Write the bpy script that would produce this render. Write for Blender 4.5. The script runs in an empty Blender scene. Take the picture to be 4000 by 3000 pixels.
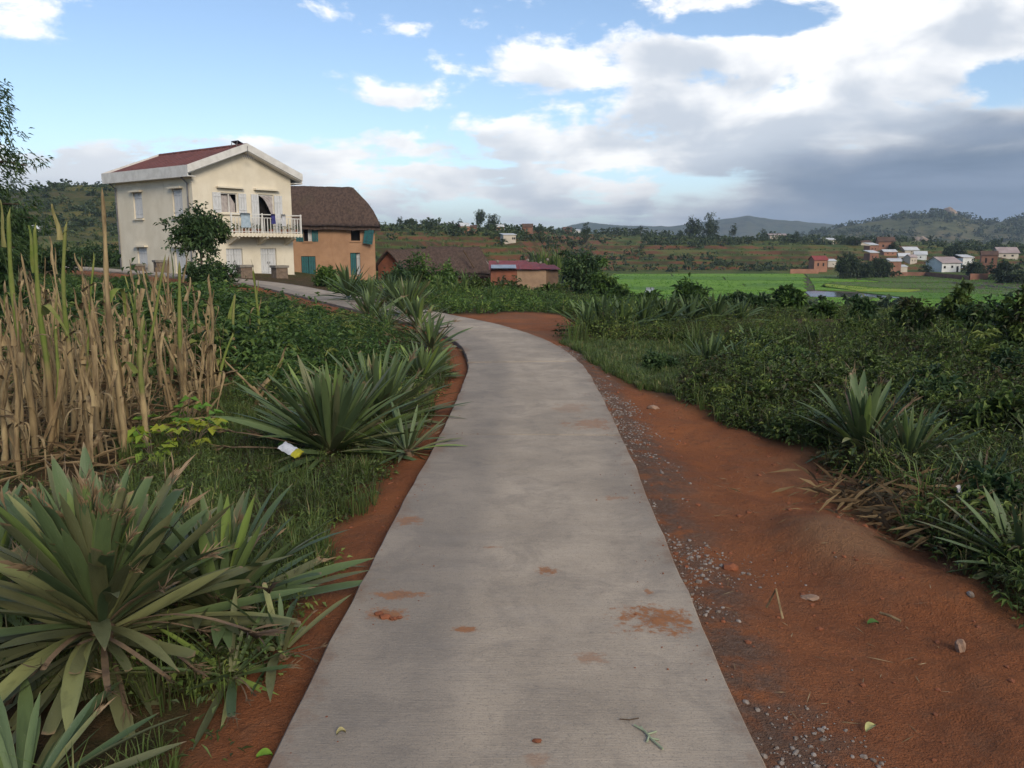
import bpy, math, random
import numpy as np
from mathutils import Matrix, Vector, Euler

R = math.radians
rng = np.random.default_rng(7)
random.seed(7)
scn = bpy.context.scene
col = scn.collection

# ------------------------------------------------------------------ camera
PITCH = math.atan(542 / 3200)
CAM_Z = 1.6
cam = bpy.data.cameras.new('camera')
cam.sensor_width = 36.0
cam.lens = 36.0 * 3200 / 4000
cam.clip_start = 0.05
cam.clip_end = 20000
cam_o = bpy.data.objects.new('camera', cam)
cam_o.location = (0, 0, CAM_Z)
cam_o.rotation_euler = (math.pi / 2 - PITCH, 0, 0)
col.objects.link(cam_o)
scn.camera = cam_o

# ------------------------------------------------------------------ sky
SUN_DIR = Vector((0.42, -0.90, 0.58)).normalized()
SUN_EL = math.asin(SUN_DIR.z)
SUN_ROT = math.atan2(SUN_DIR.x, SUN_DIR.y)
SKY_STRENGTH = 0.1
world = bpy.data.worlds.new('World')
scn.world = world
world.use_nodes = True
wn, wl = world.node_tree.nodes, world.node_tree.links
wn.clear()


def wmath(op, a, b=None, c=None, clamp=False):
    n = wn.new('ShaderNodeMath'); n.operation = op; n.use_clamp = clamp
    for i, v in enumerate((a, b, c)):
        if v is None: continue
        if isinstance(v, (int, float)): n.inputs[i].default_value = v
        else: wl.new(v, n.inputs[i])
    return n.outputs[0]


def wramp(v, lo, hi, a=0.0, b=1.0, smooth=True):
    n = wn.new('ShaderNodeMapRange'); n.interpolation_type = 'SMOOTHSTEP' if smooth else 'LINEAR'
    wl.new(v, n.inputs[0])
    for i, x in zip((1, 2, 3, 4), (lo, hi, a, b)): n.inputs[i].default_value = x
    return n.outputs[0]


def wnoise(vec, scale, detail=8, rough=0.55, dist=0.0):
    n = wn.new('ShaderNodeTexNoise'); n.inputs['Scale'].default_value = scale
    n.inputs['Detail'].default_value = detail; n.inputs['Roughness'].default_value = rough
    n.inputs['Distortion'].default_value = dist
    wl.new(vec, n.inputs['Vector'])
    return n.outputs['Fac']


def wmix(f, a, b):
    n = wn.new('ShaderNodeMix'); n.data_type = 'RGBA'
    if isinstance(f, (int, float)): n.inputs[0].default_value = f
    else: wl.new(f, n.inputs[0])
    for i, v in ((6, a), (7, b)):
        if isinstance(v, tuple): n.inputs[i].default_value = (*v, 1)
        else: wl.new(v, n.inputs[i])
    return n.outputs[2]


sky = wn.new('ShaderNodeTexSky'); sky.sky_type = 'NISHITA'; sky.sun_disc = False
sky.sun_elevation = SUN_EL; sky.sun_rotation = SUN_ROT
sky.air_density = 1.0; sky.dust_density = 0.6; sky.ozone_density = 1.6; sky.altitude = 1200
tc = wn.new('ShaderNodeTexCoord')
nrm = wn.new('ShaderNodeVectorMath'); nrm.operation = 'NORMALIZE'
wl.new(tc.outputs['Generated'], nrm.inputs[0])
sep = wn.new('ShaderNodeSeparateXYZ'); wl.new(nrm.outputs[0], sep.inputs[0])
X, Y, Z = sep.outputs
az = wmath('ARCTAN2', X, Y)                 # radians, 0 = down the path, + = to the right
el = wmath('ARCSINE', Z)
zz = wmath('ADD', wmath('MAXIMUM', Z, 0.0), 0.10)
comb = wn.new('ShaderNodeCombineXYZ')
wl.new(wmath('DIVIDE', X, zz), comb.inputs[0]); wl.new(wmath('DIVIDE', Y, zz), comb.inputs[1])
n_big = wnoise(comb.outputs[0], 0.42, 3, 0.5, 0.2)
n_mid = wnoise(comb.outputs[0], 1.15, 9, 0.56, 0.35)
off = wn.new('ShaderNodeVectorMath'); off.operation = 'ADD'; off.inputs[1].default_value = (0.22, -0.10, 3.1)
wl.new(comb.outputs[0], off.inputs[0])
n_shade = wnoise(off.outputs[0], 0.8, 5, 0.5, 0.3)
cc2 = wn.new('ShaderNodeCombineXYZ')          # puffy detail in plain angles
wl.new(wmath('MULTIPLY', az, 1.0), cc2.inputs[0]); wl.new(wmath('MULTIPLY', el, 1.9), cc2.inputs[1])
n_puff = wnoise(cc2.outputs[0], 7.5, 10, 0.63, 0.2)
n_soft = wnoise(cc2.outputs[0], 3.2, 4, 0.5, 0.2)
cc3 = wn.new('ShaderNodeCombineXYZ')          # long flat layers
wl.new(wmath('MULTIPLY', az, 1.0), cc3.inputs[0]); wl.new(wmath('MULTIPLY', el, 6.0), cc3.inputs[1])
n_band = wnoise(cc3.outputs[0], 4.0, 6, 0.55, 0.3)
CLOUD_BLOBS = []


def blob(a, e, w, h, amp):                    # a cloud of its own: centre, size (degrees), weight
    x = wmath('DIVIDE', wmath('SUBTRACT', az, R(a)), R(w)); y = wmath('DIVIDE', wmath('SUBTRACT', el, R(e)), R(h))
    r2 = wmath('ADD', wmath('MULTIPLY', x, x), wmath('MULTIPLY', y, y))
    return wmath('MULTIPLY', wmath('EXPONENT', wmath('MULTIPLY', r2, -1.0)), amp)


def addup(vals):
    t = vals[0]
    for v in vals[1:]: t = wmath('ADD', t, v)
    return t


# coverage: heavy to the right, thin to the left, a low layer round the horizon
cover = addup([
    wmath('MULTIPLY', wramp(az, R(-18), R(30)), 0.15),
    wmath('MULTIPLY', wramp(el, R(9.0), R(3)), 0.12),
    wmath('MULTIPLY', wmath('MULTIPLY', wramp(el, R(10.5), R(5)), wmath('SUBTRACT', n_band, 0.5)), 1.0),
    blob(22, 16.6, 13, 2.4, 0.36), blob(25, 11.8, 11, 2.2, 0.30), blob(15.5, 13.6, 6, 0.8, -0.26), blob(4.5, 11.6, 6.5, 2.0, 0.22),
    blob(13, 7.2, 9, 2.6, 0.22), blob(-2.5, 6.4, 11, 1.5, 0.18), blob(-12, 4.4, 6, 1.5, 0.15), blob(-28, 4.6, 6, 1.7, 0.24),
    blob(-31.0, 12.4, 4.2, 1.3, 0.20), blob(-28.5, 14.3, 3.2, 0.9, 0.16), blob(-6.6, 13.9, 2.6, 1.0, 0.20), blob(-6.8, 9.4, 3.2, 0.8, 0.17),
    blob(-20, 10, 9, 4.5, -0.08), blob(30, 17.5, 5, 0.8, -0.12), blob(0, 16, 9, 2.4, -0.08)])
noise_d = wmath('MULTIPLY_ADD', addup([wmath('MULTIPLY', n_mid, 0.42), wmath('MULTIPLY', n_puff, 0.58)]), 1.55, -0.275)
dens = wmath('ADD', noise_d, cover)
mask = wmath('MULTIPLY', wramp(dens, 0.59, 0.725), 0.96)
up_o = wn.new('ShaderNodeVectorMath'); up_o.operation = 'ADD'; up_o.inputs[1].default_value = (0.02, 0.055, 0)
wl.new(cc2.outputs[0], up_o.inputs[0])
n_up = wnoise(up_o.outputs[0], 7.0, 5, 0.5, 0.25)
above = addup([wmath('MULTIPLY', n_up, 1.35), wmath('MULTIPLY', n_soft, 0.25), wmath('MULTIPLY', cover, 0.55), wmath('MULTIPLY', wramp(el, R(15), R(4)), 0.16)])
thick = wramp(above, 0.86, 1.20)
bank = wramp(addup([wmath('MULTIPLY', wramp(az, R(2), R(32)), 0.95), wmath('MULTIPLY', wramp(el, R(9.5), R(3.5)), 0.95), blob(33, 8.0, 7, 2.2, 0.40), blob(22, 3.5, 10, 2.2, 0.22), blob(10, 2.5, 10, 1.6, 0.25),
                    wmath('MULTIPLY', n_soft, 0.60), wmath('MULTIPLY', n_band, 1.0), wmath('MULTIPLY', n_puff, 0.45)]), 1.95, 2.9)
bank_v = wramp(wmath('ADD', wmath('MULTIPLY', n_band, 0.7), wmath('MULTIPLY', n_mid, 0.3)), 0.36, 0.66)
K = 1.0 / SKY_STRENGTH
WHITE = (0.90 * K, 0.885 * K, 0.865 * K); GREY = (0.43 * K, 0.475 * K, 0.54 * K); BANK = wmix(bank_v, (0.10 * K, 0.145 * K, 0.215 * K), (0.185 * K, 0.235 * K, 0.32 * K))
cloudc = wmix(wmath('MULTIPLY', thick, wramp(az, R(-14), R(14), 0.62, 0.9)), WHITE, GREY)
cloudc = wmix(wmath('MULTIPLY', bank, 1.0), cloudc, BANK)
mask2 = wmath('MAXIMUM', mask, wramp(bank, 0.15, 0.6))
haze_lo = wramp(el, R(7.0), R(-1.0))
skycol = wn.new('ShaderNodeMix'); skycol.data_type = 'RGBA'; skycol.blend_type = 'MULTIPLY'; skycol.inputs[0].default_value = 1
wl.new(sky.outputs[0], skycol.inputs[6]); skycol.inputs[7].default_value = (1.14, 1.13, 1.12, 1)
clear = wmix(wmath('MULTIPLY', haze_lo, 0.6), skycol.outputs[2], (0.42 * K, 0.52 * K, 0.62 * K))
final = wmix(mask2, clear, cloudc)
bg = wn.new('ShaderNodeBackground'); bg.inputs['Strength'].default_value = SKY_STRENGTH
wl.new(final, bg.inputs['Color'])
wo = wn.new('ShaderNodeOutputWorld'); wl.new(bg.outputs[0], wo.inputs['Surface'])
world.cycles.sampling_method = 'MANUAL'
world.cycles.sample_map_resolution = 512

# ------------------------------------------------------------------ sun (soft, behind thin cloud)
sun = bpy.data.lights.new('sun', 'SUN')
sun.energy = 1.9; sun.angle = R(24); sun.color = (1.0, 0.88, 0.70)
sun_o = bpy.data.objects.new('sun', sun)
sun_o.rotation_euler = SUN_DIR.to_track_quat('Z', 'Y').to_euler()
col.objects.link(sun_o)

scn.view_settings.view_transform = 'Standard'
scn.view_settings.look = 'None'
scn.view_settings.exposure = 0.58
scn.view_settings.gamma = 1.0
scn.view_settings.use_curve_mapping = False
scn.cycles.max_bounces = 6
scn.cycles.diffuse_bounces = 3
scn.cycles.volume_bounces = 0
scn.cycles.transparent_max_bounces = 6

# ------------------------------------------------------------------ survey helpers (bearing + drop -> place on the land)
FD = 3200 / 1.80832
_fw = np.array([0, math.cos(PITCH), -math.sin(PITCH)]); _up = np.array([0, math.sin(PITCH), math.cos(PITCH)])


def ray(x, y):
    d = _fw + np.array([1., 0, 0]) * (x - 1106) / FD + _up * (829.5 - y) / FD
    return d / d[1]


def atY(x, y, yy):
    return np.array([0, 0, CAM_Z]) + ray(x, y) * yy


def atz(x, y, z=0.0):
    r = ray(x, y)
    return np.array([0, 0, CAM_Z]) + r * ((z - CAM_Z) / r[2])


def px_m(yy):                                # metres per survey unit at that distance
    return yy / FD


# ------------------------------------------------------------------ numpy noise
def _hash(ix, iy, seed):
    h = (ix.astype(np.int64) * 374761393 + iy.astype(np.int64) * 668265263 + seed * 1442695041) & 0x7fffffff
    h = ((h ^ (h >> 13)) * 1274126177) & 0x7fffffff
    return ((h ^ (h >> 16)) & 0xffff) / 65535.0


def vnoise(x, y, seed=0):
    x = np.asarray(x, float); y = np.asarray(y, float)
    ix = np.floor(x); iy = np.floor(y); fx = x - ix; fy = y - iy
    fx = fx * fx * (3 - 2 * fx); fy = fy * fy * (3 - 2 * fy)
    a = _hash(ix, iy, seed); b = _hash(ix + 1, iy, seed); c = _hash(ix, iy + 1, seed); d = _hash(ix + 1, iy + 1, seed)
    return (a + (b - a) * fx) * (1 - fy) + (c + (d - c) * fx) * fy


def fbm(x, y, octv=4, seed=0):
    t = 0; a = 0.5; s = 0
    for i in range(octv):
        t = t + a * vnoise(x * 2 ** i + i * 17.3, y * 2 ** i - i * 9.1, seed + i); s += a; a *= 0.5
    return t / s - 0.5


def sstep(x, a, b):
    t = np.clip((np.asarray(x, float) - a) / (b - a), 0, 1)
    return t * t * (3 - 2 * t)


# ------------------------------------------------------------------ path centre line
PATH = np.array([(0, -4, .05), (.01, 0, .05), (.015, 2.3, .05), (.08, 4.5, .05), (.152, 6.66, .05), (.19, 9, .05), (.153, 11, .05),
                 (-.17, 13.4, .05), (-.95, 15.9, .05), (-2.1, 18.3, .05), (-4.35, 22.9, .04), (-6.95, 28, .04), (-9.6, 32.4, .10),
                 (-12.9, 35.6, .2), (-16.4, 38.6, .28), (-20.8, 43.4, .3), (-29.3, 52.3, .34), (-40, 61.5, .4), (-60, 74, .6)], float)


def catmull(P, n=24):
    out = []
    for i in range(len(P) - 1):
        p0 = P[max(i - 1, 0)]; p1 = P[i]; p2 = P[i + 1]; p3 = P[min(i + 2, len(P) - 1)]
        for k in range(n):
            t = k / n
            out.append(0.5 * ((2 * p1) + (-p0 + p2) * t + (2 * p0 - 5 * p1 + 4 * p2 - p3) * t * t + (-p0 + 3 * p1 - 3 * p2 + p3) * t ** 3))
    out.append(P[-1])
    return np.array(out)


PC = catmull(PATH)
PS = np.concatenate([[0], np.cumsum(np.linalg.norm(np.diff(PC[:, :2], axis=0), axis=1))])
_tan = np.gradient(PC[:, :2], axis=0); _tan /= np.linalg.norm(_tan, axis=1)[:, None]
PN = np.stack([_tan[:, 1], -_tan[:, 0]], 1)          # towards the right-hand edge
HALF = 0.75


def path_q(x, y):
    """signed offset from the centre line (+ right), path height and arc length at the nearest point"""
    x = np.asarray(x, float).ravel(); y = np.asarray(y, float).ravel()
    off = np.full(x.shape, 99.0); zz = np.zeros(x.shape); ss = np.zeros(x.shape)
    near = np.where((y > -6) & (y < 82) & (x < 9) & (x > -66))[0]
    for i in range(0, len(near), 20000):
        k = near[i:i + 20000]
        dx = x[k, None] - PC[None, ::2, 0]; dy = y[k, None] - PC[None, ::2, 1]
        j = np.argmin(dx * dx + dy * dy, 1) * 2
        o = (x[k] - PC[j, 0]) * PN[j, 0] + (y[k] - PC[j, 1]) * PN[j, 1]
        t = (x[k] - PC[j, 0]) * _tan[j, 0] + (y[k] - PC[j, 1]) * _tan[j, 1]
        far = np.abs(t) > 1.5
        off[k] = np.where(far, 99, o); zz[k] = PC[j, 2]; ss[k] = PS[j] + t
    return off, zz, ss


# ------------------------------------------------------------------ land height
UN = np.array([-.65, -.35, -.15, 0.0, .13, .35, .65])
YN = np.array([0, 12, 20, 30, 45, 60, 90, 110, 150, 200, 215, 260, 300, 400, 600, 1000, 3000, 9000], float)
ZT = np.array([
    [-.05, -.15, -.2, -.15, .05, .1, -.5, -.4, 1.0, 4.0, 5.0, 8.0, 11.0, 22.0, 24.0, 10, 2, 0],
    [-.05, -.15, -.2, -.15, -.1, 0, -1.2, -1.0, .5, 3.0, 4.0, 6.0, 8.0, 9.0, 8.0, 5, 2, 0],
    [-.05, -.1, -.1, -.2, -.5, -.9, -2.2, -1.0, 2.0, 5.0, 5.6, 7.2, 8.4, 8.6, 7.0, 4, 2, 0],
    [-.05, -.05, -.05, -.3, -1.0, -1.9, -3.6, -2.8, .2, 3.8, 4.6, 6.6, 7.6, 7.8, 6.0, 4, 2, 0],
    [-.03, -.05, -.1, -.6, -1.7, -3.0, -5.2, -5.5, -5.5, -5.5, -5.0, -1.6, 2.0, 7.0, 6.0, 4, 2, 0],
    [-.03, -.05, -.2, -.8, -2.4, -3.8, -5.3, -5.5, -5.5, -5.5, -5.0, -1.2, 1.6, 4.8, 4.8, 3, 2, 0],
    [-.03, -.05, -.3, -1.0, -2.8, -4.2, -5.4, -5.5, -5.5, -5.3, -4.9, -2.4, -.4, 1.6, 2.0, 2, 2, 0]])


def pip(x, y, poly):
    inside = np.zeros(x.shape, bool); n = len(poly)
    for i in range(n):
        x1, y1 = poly[i]; x2, y2 = poly[(i + 1) % n]
        if y1 == y2: continue
        c = ((y1 > y) != (y2 > y)) & (x < (x2 - x1) * (y - y1) / (y2 - y1) + x1)
        inside ^= c
    return inside


def sdf(x, y, poly):                         # positive inside
    x = np.asarray(x, float); y = np.asarray(y, float)
    d = np.full(x.shape, 1e9); n = len(poly)
    for i in range(n):
        ax, ay = poly[i]; bx, by = poly[(i + 1) % n]
        ex, ey = bx - ax, by - ay
        t = np.clip(((x - ax) * ex + (y - ay) * ey) / (ex * ex + ey * ey + 1e-12), 0, 1)
        d = np.minimum(d, np.hypot(x - ax - t * ex, y - ay - t * ey))
    return np.where(pip(x, y, poly), d, -d)


def gpoly(pts, z=0.0):
    return [tuple(atz(px, py, z)[:2]) for px, py in pts]


SOIL_R = gpoly([(1180, 742), (1290, 798), (1440, 852), (1640, 925), (1750, 958), (1880, 1045), (1960, 1135), (2085, 1205), (2230, 1320), (2500, 1500), (2900, 1800),
                (1700, 1800), (1640, 1640), (1500, 1290), (1330, 935), (1250, 790), (1210, 757)])
SOIL_C = gpoly([(960, 672), (1060, 676), (1150, 670), (1245, 674), (1255, 700), (1190, 742), (1120, 716), (1040, 692)])
SOIL_L = gpoly([(690, 1500), (700, 1330), (740, 1290), (690, 1180), (730, 1120), (860, 1090), (930, 980), (1015, 770), (1020, 790), (960, 980), (860, 1200), (560, 1720), (430, 1720), (520, 1560)])
MOUND = atz(1790, 1165)[:2]


def land0(x, y):
    x = np.asarray(x, float); y = np.asarray(y, float)
    r = np.hypot(x, y)
    yy = np.maximum(y, r * 0.8)
    u = np.clip(x / np.maximum(yy, 1e-3), UN[0], UN[-1])
    zs = np.stack([np.interp(yy, YN, row) for row in ZT])
    k = np.clip(np.searchsorted(UN, u) - 1, 0, len(UN) - 2)
    t = (u - UN[k]) / (UN[k + 1] - UN[k]); t = t * t * (3 - 2 * t)
    idx = np.arange(u.size).reshape(u.shape)
    zf = zs.reshape(len(ZT), -1); kk = k.ravel(); ii = np.arange(kk.size)
    z = (zf[kk, ii] * (1 - t.ravel()) + zf[kk + 1, ii] * t.ravel()).reshape(u.shape)
    # wooded hill behind the white house
    z = z + 14 * np.exp(-(((x + 150) / 62) ** 2 + ((y - 330) / 70) ** 2)) * (1 + 0.25 * fbm(x / 22, y / 22, 3, 5))
    return z, yy


def land(x, y, fine=True):
    x = np.asarray(x, float); y = np.asarray(y, float)
    shp = x.shape; x = x.ravel(); y = y.ravel()
    z, yy = land0(x, y)
    # broad roll and terraces on the far slope
    wt = sstep(yy, 75, 105) * (1 - sstep(yy, 430, 560)) * sstep(z, -5.2, -4.2)
    step = 1.25 + 0.5 * sstep(yy, 200, 320)
    zn = z + 1.1 * fbm(x / 38, y / 38, 3, 11) + 0.5 * fbm(x / 9, y / 9, 2, 12)
    q = zn / step; f = q - np.floor(q)
    zt = (np.floor(q) + sstep(f, 0.70, 0.95)) * step
    z = z * (1 - wt) + (zt) * wt
    z = z + sstep(yy, 8, 25) * (1 - sstep(yy, 80, 95)) * 0.3 * fbm(x / 5, y / 5, 3, 21)
    # near relief
    nr = 1 - sstep(yy, 20, 40)
    if fine:
        z = z + nr * (0.07 * fbm(x / 0.9, y / 0.9, 4, 31) + 0.022 * fbm(x / 0.12, y / 0.12, 3, 41))
        ridged = np.abs(fbm((x * .8 + y * .6) / 0.55, (y * .8 - x * .6) / 1.5, 3, 51))
        wr = nr * sstep(x, 1.0, 1.6)
        z = z - wr * 0.10 * (0.25 - ridged) + wr * 0.15 * fbm(x / 1.3, y / 1.3, 3, 57) + wr * 0.05 * fbm(x / .3, y / .3, 3, 58) + wr * 0.03 * np.maximum(fbm(x / .10, y / .10, 2, 59), .05)
    dx = (x - MOUND[0]); dy = (y - MOUND[1])
    z = z + 0.17 * np.exp(-((dx / 0.36) ** 2 + (dy / 0.48) ** 2)) + 0.06 * np.exp(-(((dx - .35) / 0.5) ** 2 + ((dy + .55) / 0.3) ** 2))
    # embankment and bedding of the concrete path
    o, pz, s = path_q(x, y)
    a = np.abs(o)
    w = sstep(a, 0.78, 1.35 + 0.15 * sstep(yy, 20, 35))
    lift = np.where(o < 0, -0.075, -0.045) * sstep(a, 0.6, 0.8)
    bed = pz - 0.06
    edge = pz + lift + 0.02 * fbm(x / 0.2, y / 0.2, 2, 61) * nr
    inner = np.where(a < 0.70, bed - 0.03, edge)
    z = inner * (1 - w) + z * w
    return z.reshape(shp)


def hit(px, py, y0=1.6, y1=1500):
    r = ray(px, py)
    ys = np.geomspace(y0, y1, 900)
    zr = CAM_Z + r[2] * ys; zl = land(r[0] * ys, ys, False)
    b = np.where(zr < zl)[0]
    if len(b): yy = ys[b[0]]
    else:                                    # the sight line clears the land: take the crest it grazes
        m_ = (ys > 120) & (ys < 480); g_ = np.where(m_, (zr - zl) / ys, 9); yy = ys[int(np.argmin(g_))]
    return np.array([r[0] * yy, yy, float(land(np.array([r[0] * yy]), np.array([yy]), False)[0])])


def gz(x, y):
    return float(land(np.array([x]), np.array([y]))[0])


# ------------------------------------------------------------------ mesh helpers
def mesh_tri(name, V, T, m, parent=None, attrs=None, smooth=False, quads=None):
    V = np.ascontiguousarray(V, np.float32)
    me = bpy.data.meshes.new(name)
    faces = []
    nt = 0 if T is None else len(T); nq = 0 if quads is None else len(quads)
    loops = np.concatenate([np.asarray(T, np.int32).ravel() if nt else np.zeros(0, np.int32), np.asarray(quads, np.int32).ravel() if nq else np.zeros(0, np.int32)])
    tot = np.concatenate([np.full(nt, 3, np.int32), np.full(nq, 4, np.int32)])
    st = np.concatenate([[0], np.cumsum(tot)[:-1]]).astype(np.int32) if len(tot) else np.zeros(0, np.int32)
    me.vertices.add(len(V)); me.vertices.foreach_set('co', V.ravel())
    me.loops.add(len(loops)); me.loops.foreach_set('vertex_index', loops)
    me.polygons.add(len(tot)); me.polygons.foreach_set('loop_start', st)
    me.polygons.foreach_set('use_smooth', np.full(len(tot), bool(smooth)))
    me.update(calc_edges=True)
    if attrs:
        for k, v in attrs.items():
            a = me.attributes.new(k, 'FLOAT', 'POINT'); a.data.foreach_set('value', np.ascontiguousarray(v, np.float32))
    me.validate()
    if m is not None: me.materials.append(m)
    return link(name, me, parent)


def link(name, me, parent=None):
    o = bpy.data.objects.new(name, me); col.objects.link(o)
    if parent is not None: o.parent = parent
    return o


def tag(o, label=None, cat=None, group=None, kind=None):
    if label: o['label'] = label
    if cat: o['category'] = cat
    if group: o['group'] = group
    if kind: o['kind'] = kind
    return o


def empty(name, loc, rz=0.0):
    o = bpy.data.objects.new(name, None); col.objects.link(o)
    o.location = tuple(float(v) for v in loc); o.rotation_euler = (0, 0, rz); o.empty_display_size = 0.2
    return o


class MB:
    """collects boxes, prisms and tubes for one mesh"""
    def __init__(s): s.v = []; s.q = []; s.t = []; s.n = 0

    def add(s, V, q=(), t=()):
        s.v.append(np.asarray(V, float))
        s.q += [tuple(i + s.n for i in f) for f in q]; s.t += [tuple(i + s.n for i in f) for f in t]
        s.n += len(V); return s

    def box(s, x0, x1, y0, y1, z0, z1):
        V = [(x, y, z) for z in (z0, z1) for y in (y0, y1) for x in (x0, x1)]
        return s.add(V, [(0, 2, 3, 1), (4, 5, 7, 6), (0, 1, 5, 4), (2, 6, 7, 3), (0, 4, 6, 2), (1, 3, 7, 5)])

    def hexa(s, b, t):                        # 4 bottom points, 4 top points (same order)
        return s.add(list(b) + list(t), [(3, 2, 1, 0), (4, 5, 6, 7), (0, 1, 5, 4), (1, 2, 6, 5), (2, 3, 7, 6), (3, 0, 4, 7)])

    def tube(s, pts, rad, n=8, cap=True):
        V, q = tube(pts, rad, n)
        if cap:
            m = len(V); V = np.vstack([V, pts[0], pts[-1]])
            t = [(m, (i + 1) % n, i) for i in range(n)] + [(m + 1, m - n + i, m - n + (i + 1) % n) for i in range(n)]
        else: t = []
        return s.add(V, [tuple(f) for f in q], t)

    def build(s, name, m, parent=None, smooth=False):
        return mesh_tri(name, np.vstack(s.v), s.t, m, parent, smooth=smooth, quads=s.q)


def tube(pts, rad, n=8):
    pts = np.asarray(pts, float); rad = np.broadcast_to(np.asarray(rad, float), (len(pts),))
    tg = np.gradient(pts, axis=0); tg /= np.linalg.norm(tg, axis=1)[:, None] + 1e-9
    ref = np.array([1., 0, 0]) if abs(tg[0][2]) > .6 else np.array([0, 0, 1.])
    V = []
    for p, t, r in zip(pts, tg, rad):
        a = np.cross(t, ref); a /= np.linalg.norm(a) + 1e-9; b = np.cross(t, a)
        an = np.arange(n) / n * 2 * math.pi
        V.append(p + r * (np.cos(an)[:, None] * a + np.sin(an)[:, None] * b))
    q = [(i * n + j, i * n + (j + 1) % n, (i + 1) * n + (j + 1) % n, (i + 1) * n + j) for i in range(len(pts) - 1) for j in range(n)]
    return np.vstack(V), q


# ------------------------------------------------------------------ materials
class NT:
    def __init__(s, name, rough=0.85, spec=0.25):
        s.m = bpy.data.materials.new(name); s.m.use_nodes = True
        s.n = s.m.node_tree.nodes; s.l = s.m.node_tree.links
        s.b = s.n['Principled BSDF']; s.out = s.n['Material Output']
        s.b.inputs['Roughness'].default_value = rough
        s.b.inputs['Specular IOR Level'].default_value = spec
        s._co = s.n.new('ShaderNodeTexCoord'); s.obj = s._co.outputs['Object']
        s._g = s.n.new('ShaderNodeNewGeometry'); s.pos = s._g.outputs['Position']

    def set(s, sock, v):
        if isinstance(v, (int, float)): sock.default_value = v
        elif isinstance(v, tuple): sock.default_value = (*v, 1) if len(v) == 3 and sock.type == 'RGBA' else v
        else: s.l.new(v, sock)

    def noise(s, scale, detail=5, rough=0.55, vec=None, dist=0.0, stretch=None):
        n = s.n.new('ShaderNodeTexNoise'); n.inputs['Scale'].default_value = scale; n.inputs['Detail'].default_value = detail
        n.inputs['Roughness'].default_value = rough; n.inputs['Distortion'].default_value = dist
        v = vec if vec is not None else s.pos
        if stretch:
            mp = s.n.new('ShaderNodeMapping'); mp.inputs['Scale'].default_value = stretch; s.l.new(v, mp.inputs[0]); v = mp.outputs[0]
        s.l.new(v, n.inputs['Vector']); return n.outputs['Fac']

    def vor(s, scale, vec=None, feature='F1'):
        n = s.n.new('ShaderNodeTexVoronoi'); n.inputs['Scale'].default_value = scale; n.feature = feature
        s.l.new(vec if vec is not None else s.pos, n.inputs['Vector']); return n

    def math(s, op, a, b=None, clamp=False):
        n = s.n.new('ShaderNodeMath'); n.operation = op; n.use_clamp = clamp
        s.set(n.inputs[0], a)
        if b is not None: s.set(n.inputs[1], b)
        return n.outputs[0]

    def rng(s, v, lo, hi, a=0.0, b=1.0, smooth=True):
        n = s.n.new('ShaderNodeMapRange'); n.interpolation_type = 'SMOOTHSTEP' if smooth else 'LINEAR'
        s.l.new(v, n.inputs[0])
        for i, x in zip((1, 2, 3, 4), (lo, hi, a, b)): n.inputs[i].default_value = x
        return n.outputs[0]

    def mix(s, f, a, b, mode='MIX'):
        n = s.n.new('ShaderNodeMix'); n.data_type = 'RGBA'; n.blend_type = mode
        s.set(n.inputs[0], f); s.set(n.inputs[6], a); s.set(n.inputs[7], b); return n.outputs[2]

    def ramp(s, v, stops):
        n = s.n.new('ShaderNodeValToRGB'); e = n.color_ramp.elements
        while len(e) < len(stops): e.new(0.5)
        for i, (p, c) in enumerate(stops): e[i].position = p; e[i].color = (*c, 1)
        s.l.new(v, n.inputs[0]); return n.outputs[0]

    def attr(s, name):
        n = s.n.new('ShaderNodeAttribute'); n.attribute_name = name; return n.outputs['Fac']

    def rand(s):
        return s.n.new('ShaderNodeObjectInfo').outputs['Random']

    def bump(s, h, strength=0.3, dist=0.02):
        n = s.n.new('ShaderNodeBump'); n.inputs['Strength'].default_value = strength; n.inputs['Distance'].default_value = dist
        s.l.new(h, n.inputs['Height']); s.l.new(n.outputs[0], s.b.inputs['Normal'])

    def color(s, c): s.set(s.b.inputs['Base Color'], c); return s

    def translucent(s, c, f=0.25):
        t = s.n.new('ShaderNodeBsdfTranslucent'); s.set(t.inputs[0], c)
        mx = s.n.new('ShaderNodeMixShader'); mx.inputs[0].default_value = f
        s.l.new(s.b.outputs[0], mx.inputs[1]); s.l.new(t.outputs[0], mx.inputs[2]); s.l.new(mx.outputs[0], s.out.inputs['Surface'])


def plain(name, c, c2=None, scale=3.0, rough=0.8, bump=0.0, bscale=30.0, spec=0.25, obj=False, stretch=None, metal=0.0):
    k = NT(name, rough, spec)
    v = k.obj if obj else k.pos
    if c2 is None: c2 = tuple(x * 0.8 for x in c)
    k.color(k.mix(k.rng(k.noise(scale, 6, 0.6, v, 0.2, stretch), 0.33, 0.67), c, c2))
    if bump: k.bump(k.noise(bscale, 4, 0.6, v, 0, stretch), bump, 0.02)
    k.b.inputs['Metallic'].default_value = metal
    return k.m


def leafy(name, stops, trans=0.25, rough=0.55, patch=0.35, pscale=1.3):
    """foliage: hue from the per-leaf 'tint' value, varied in natural patches"""
    k = NT(name, rough, 0.3)
    t = k.math('ADD', k.attr('tint'), k.math('MULTIPLY', k.math('SUBTRACT', k.noise(pscale, 3), 0.5), patch), True)
    c = k.ramp(t, stops); k.color(c)
    if trans: k.translucent(c, trans)
    return k.m


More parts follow.
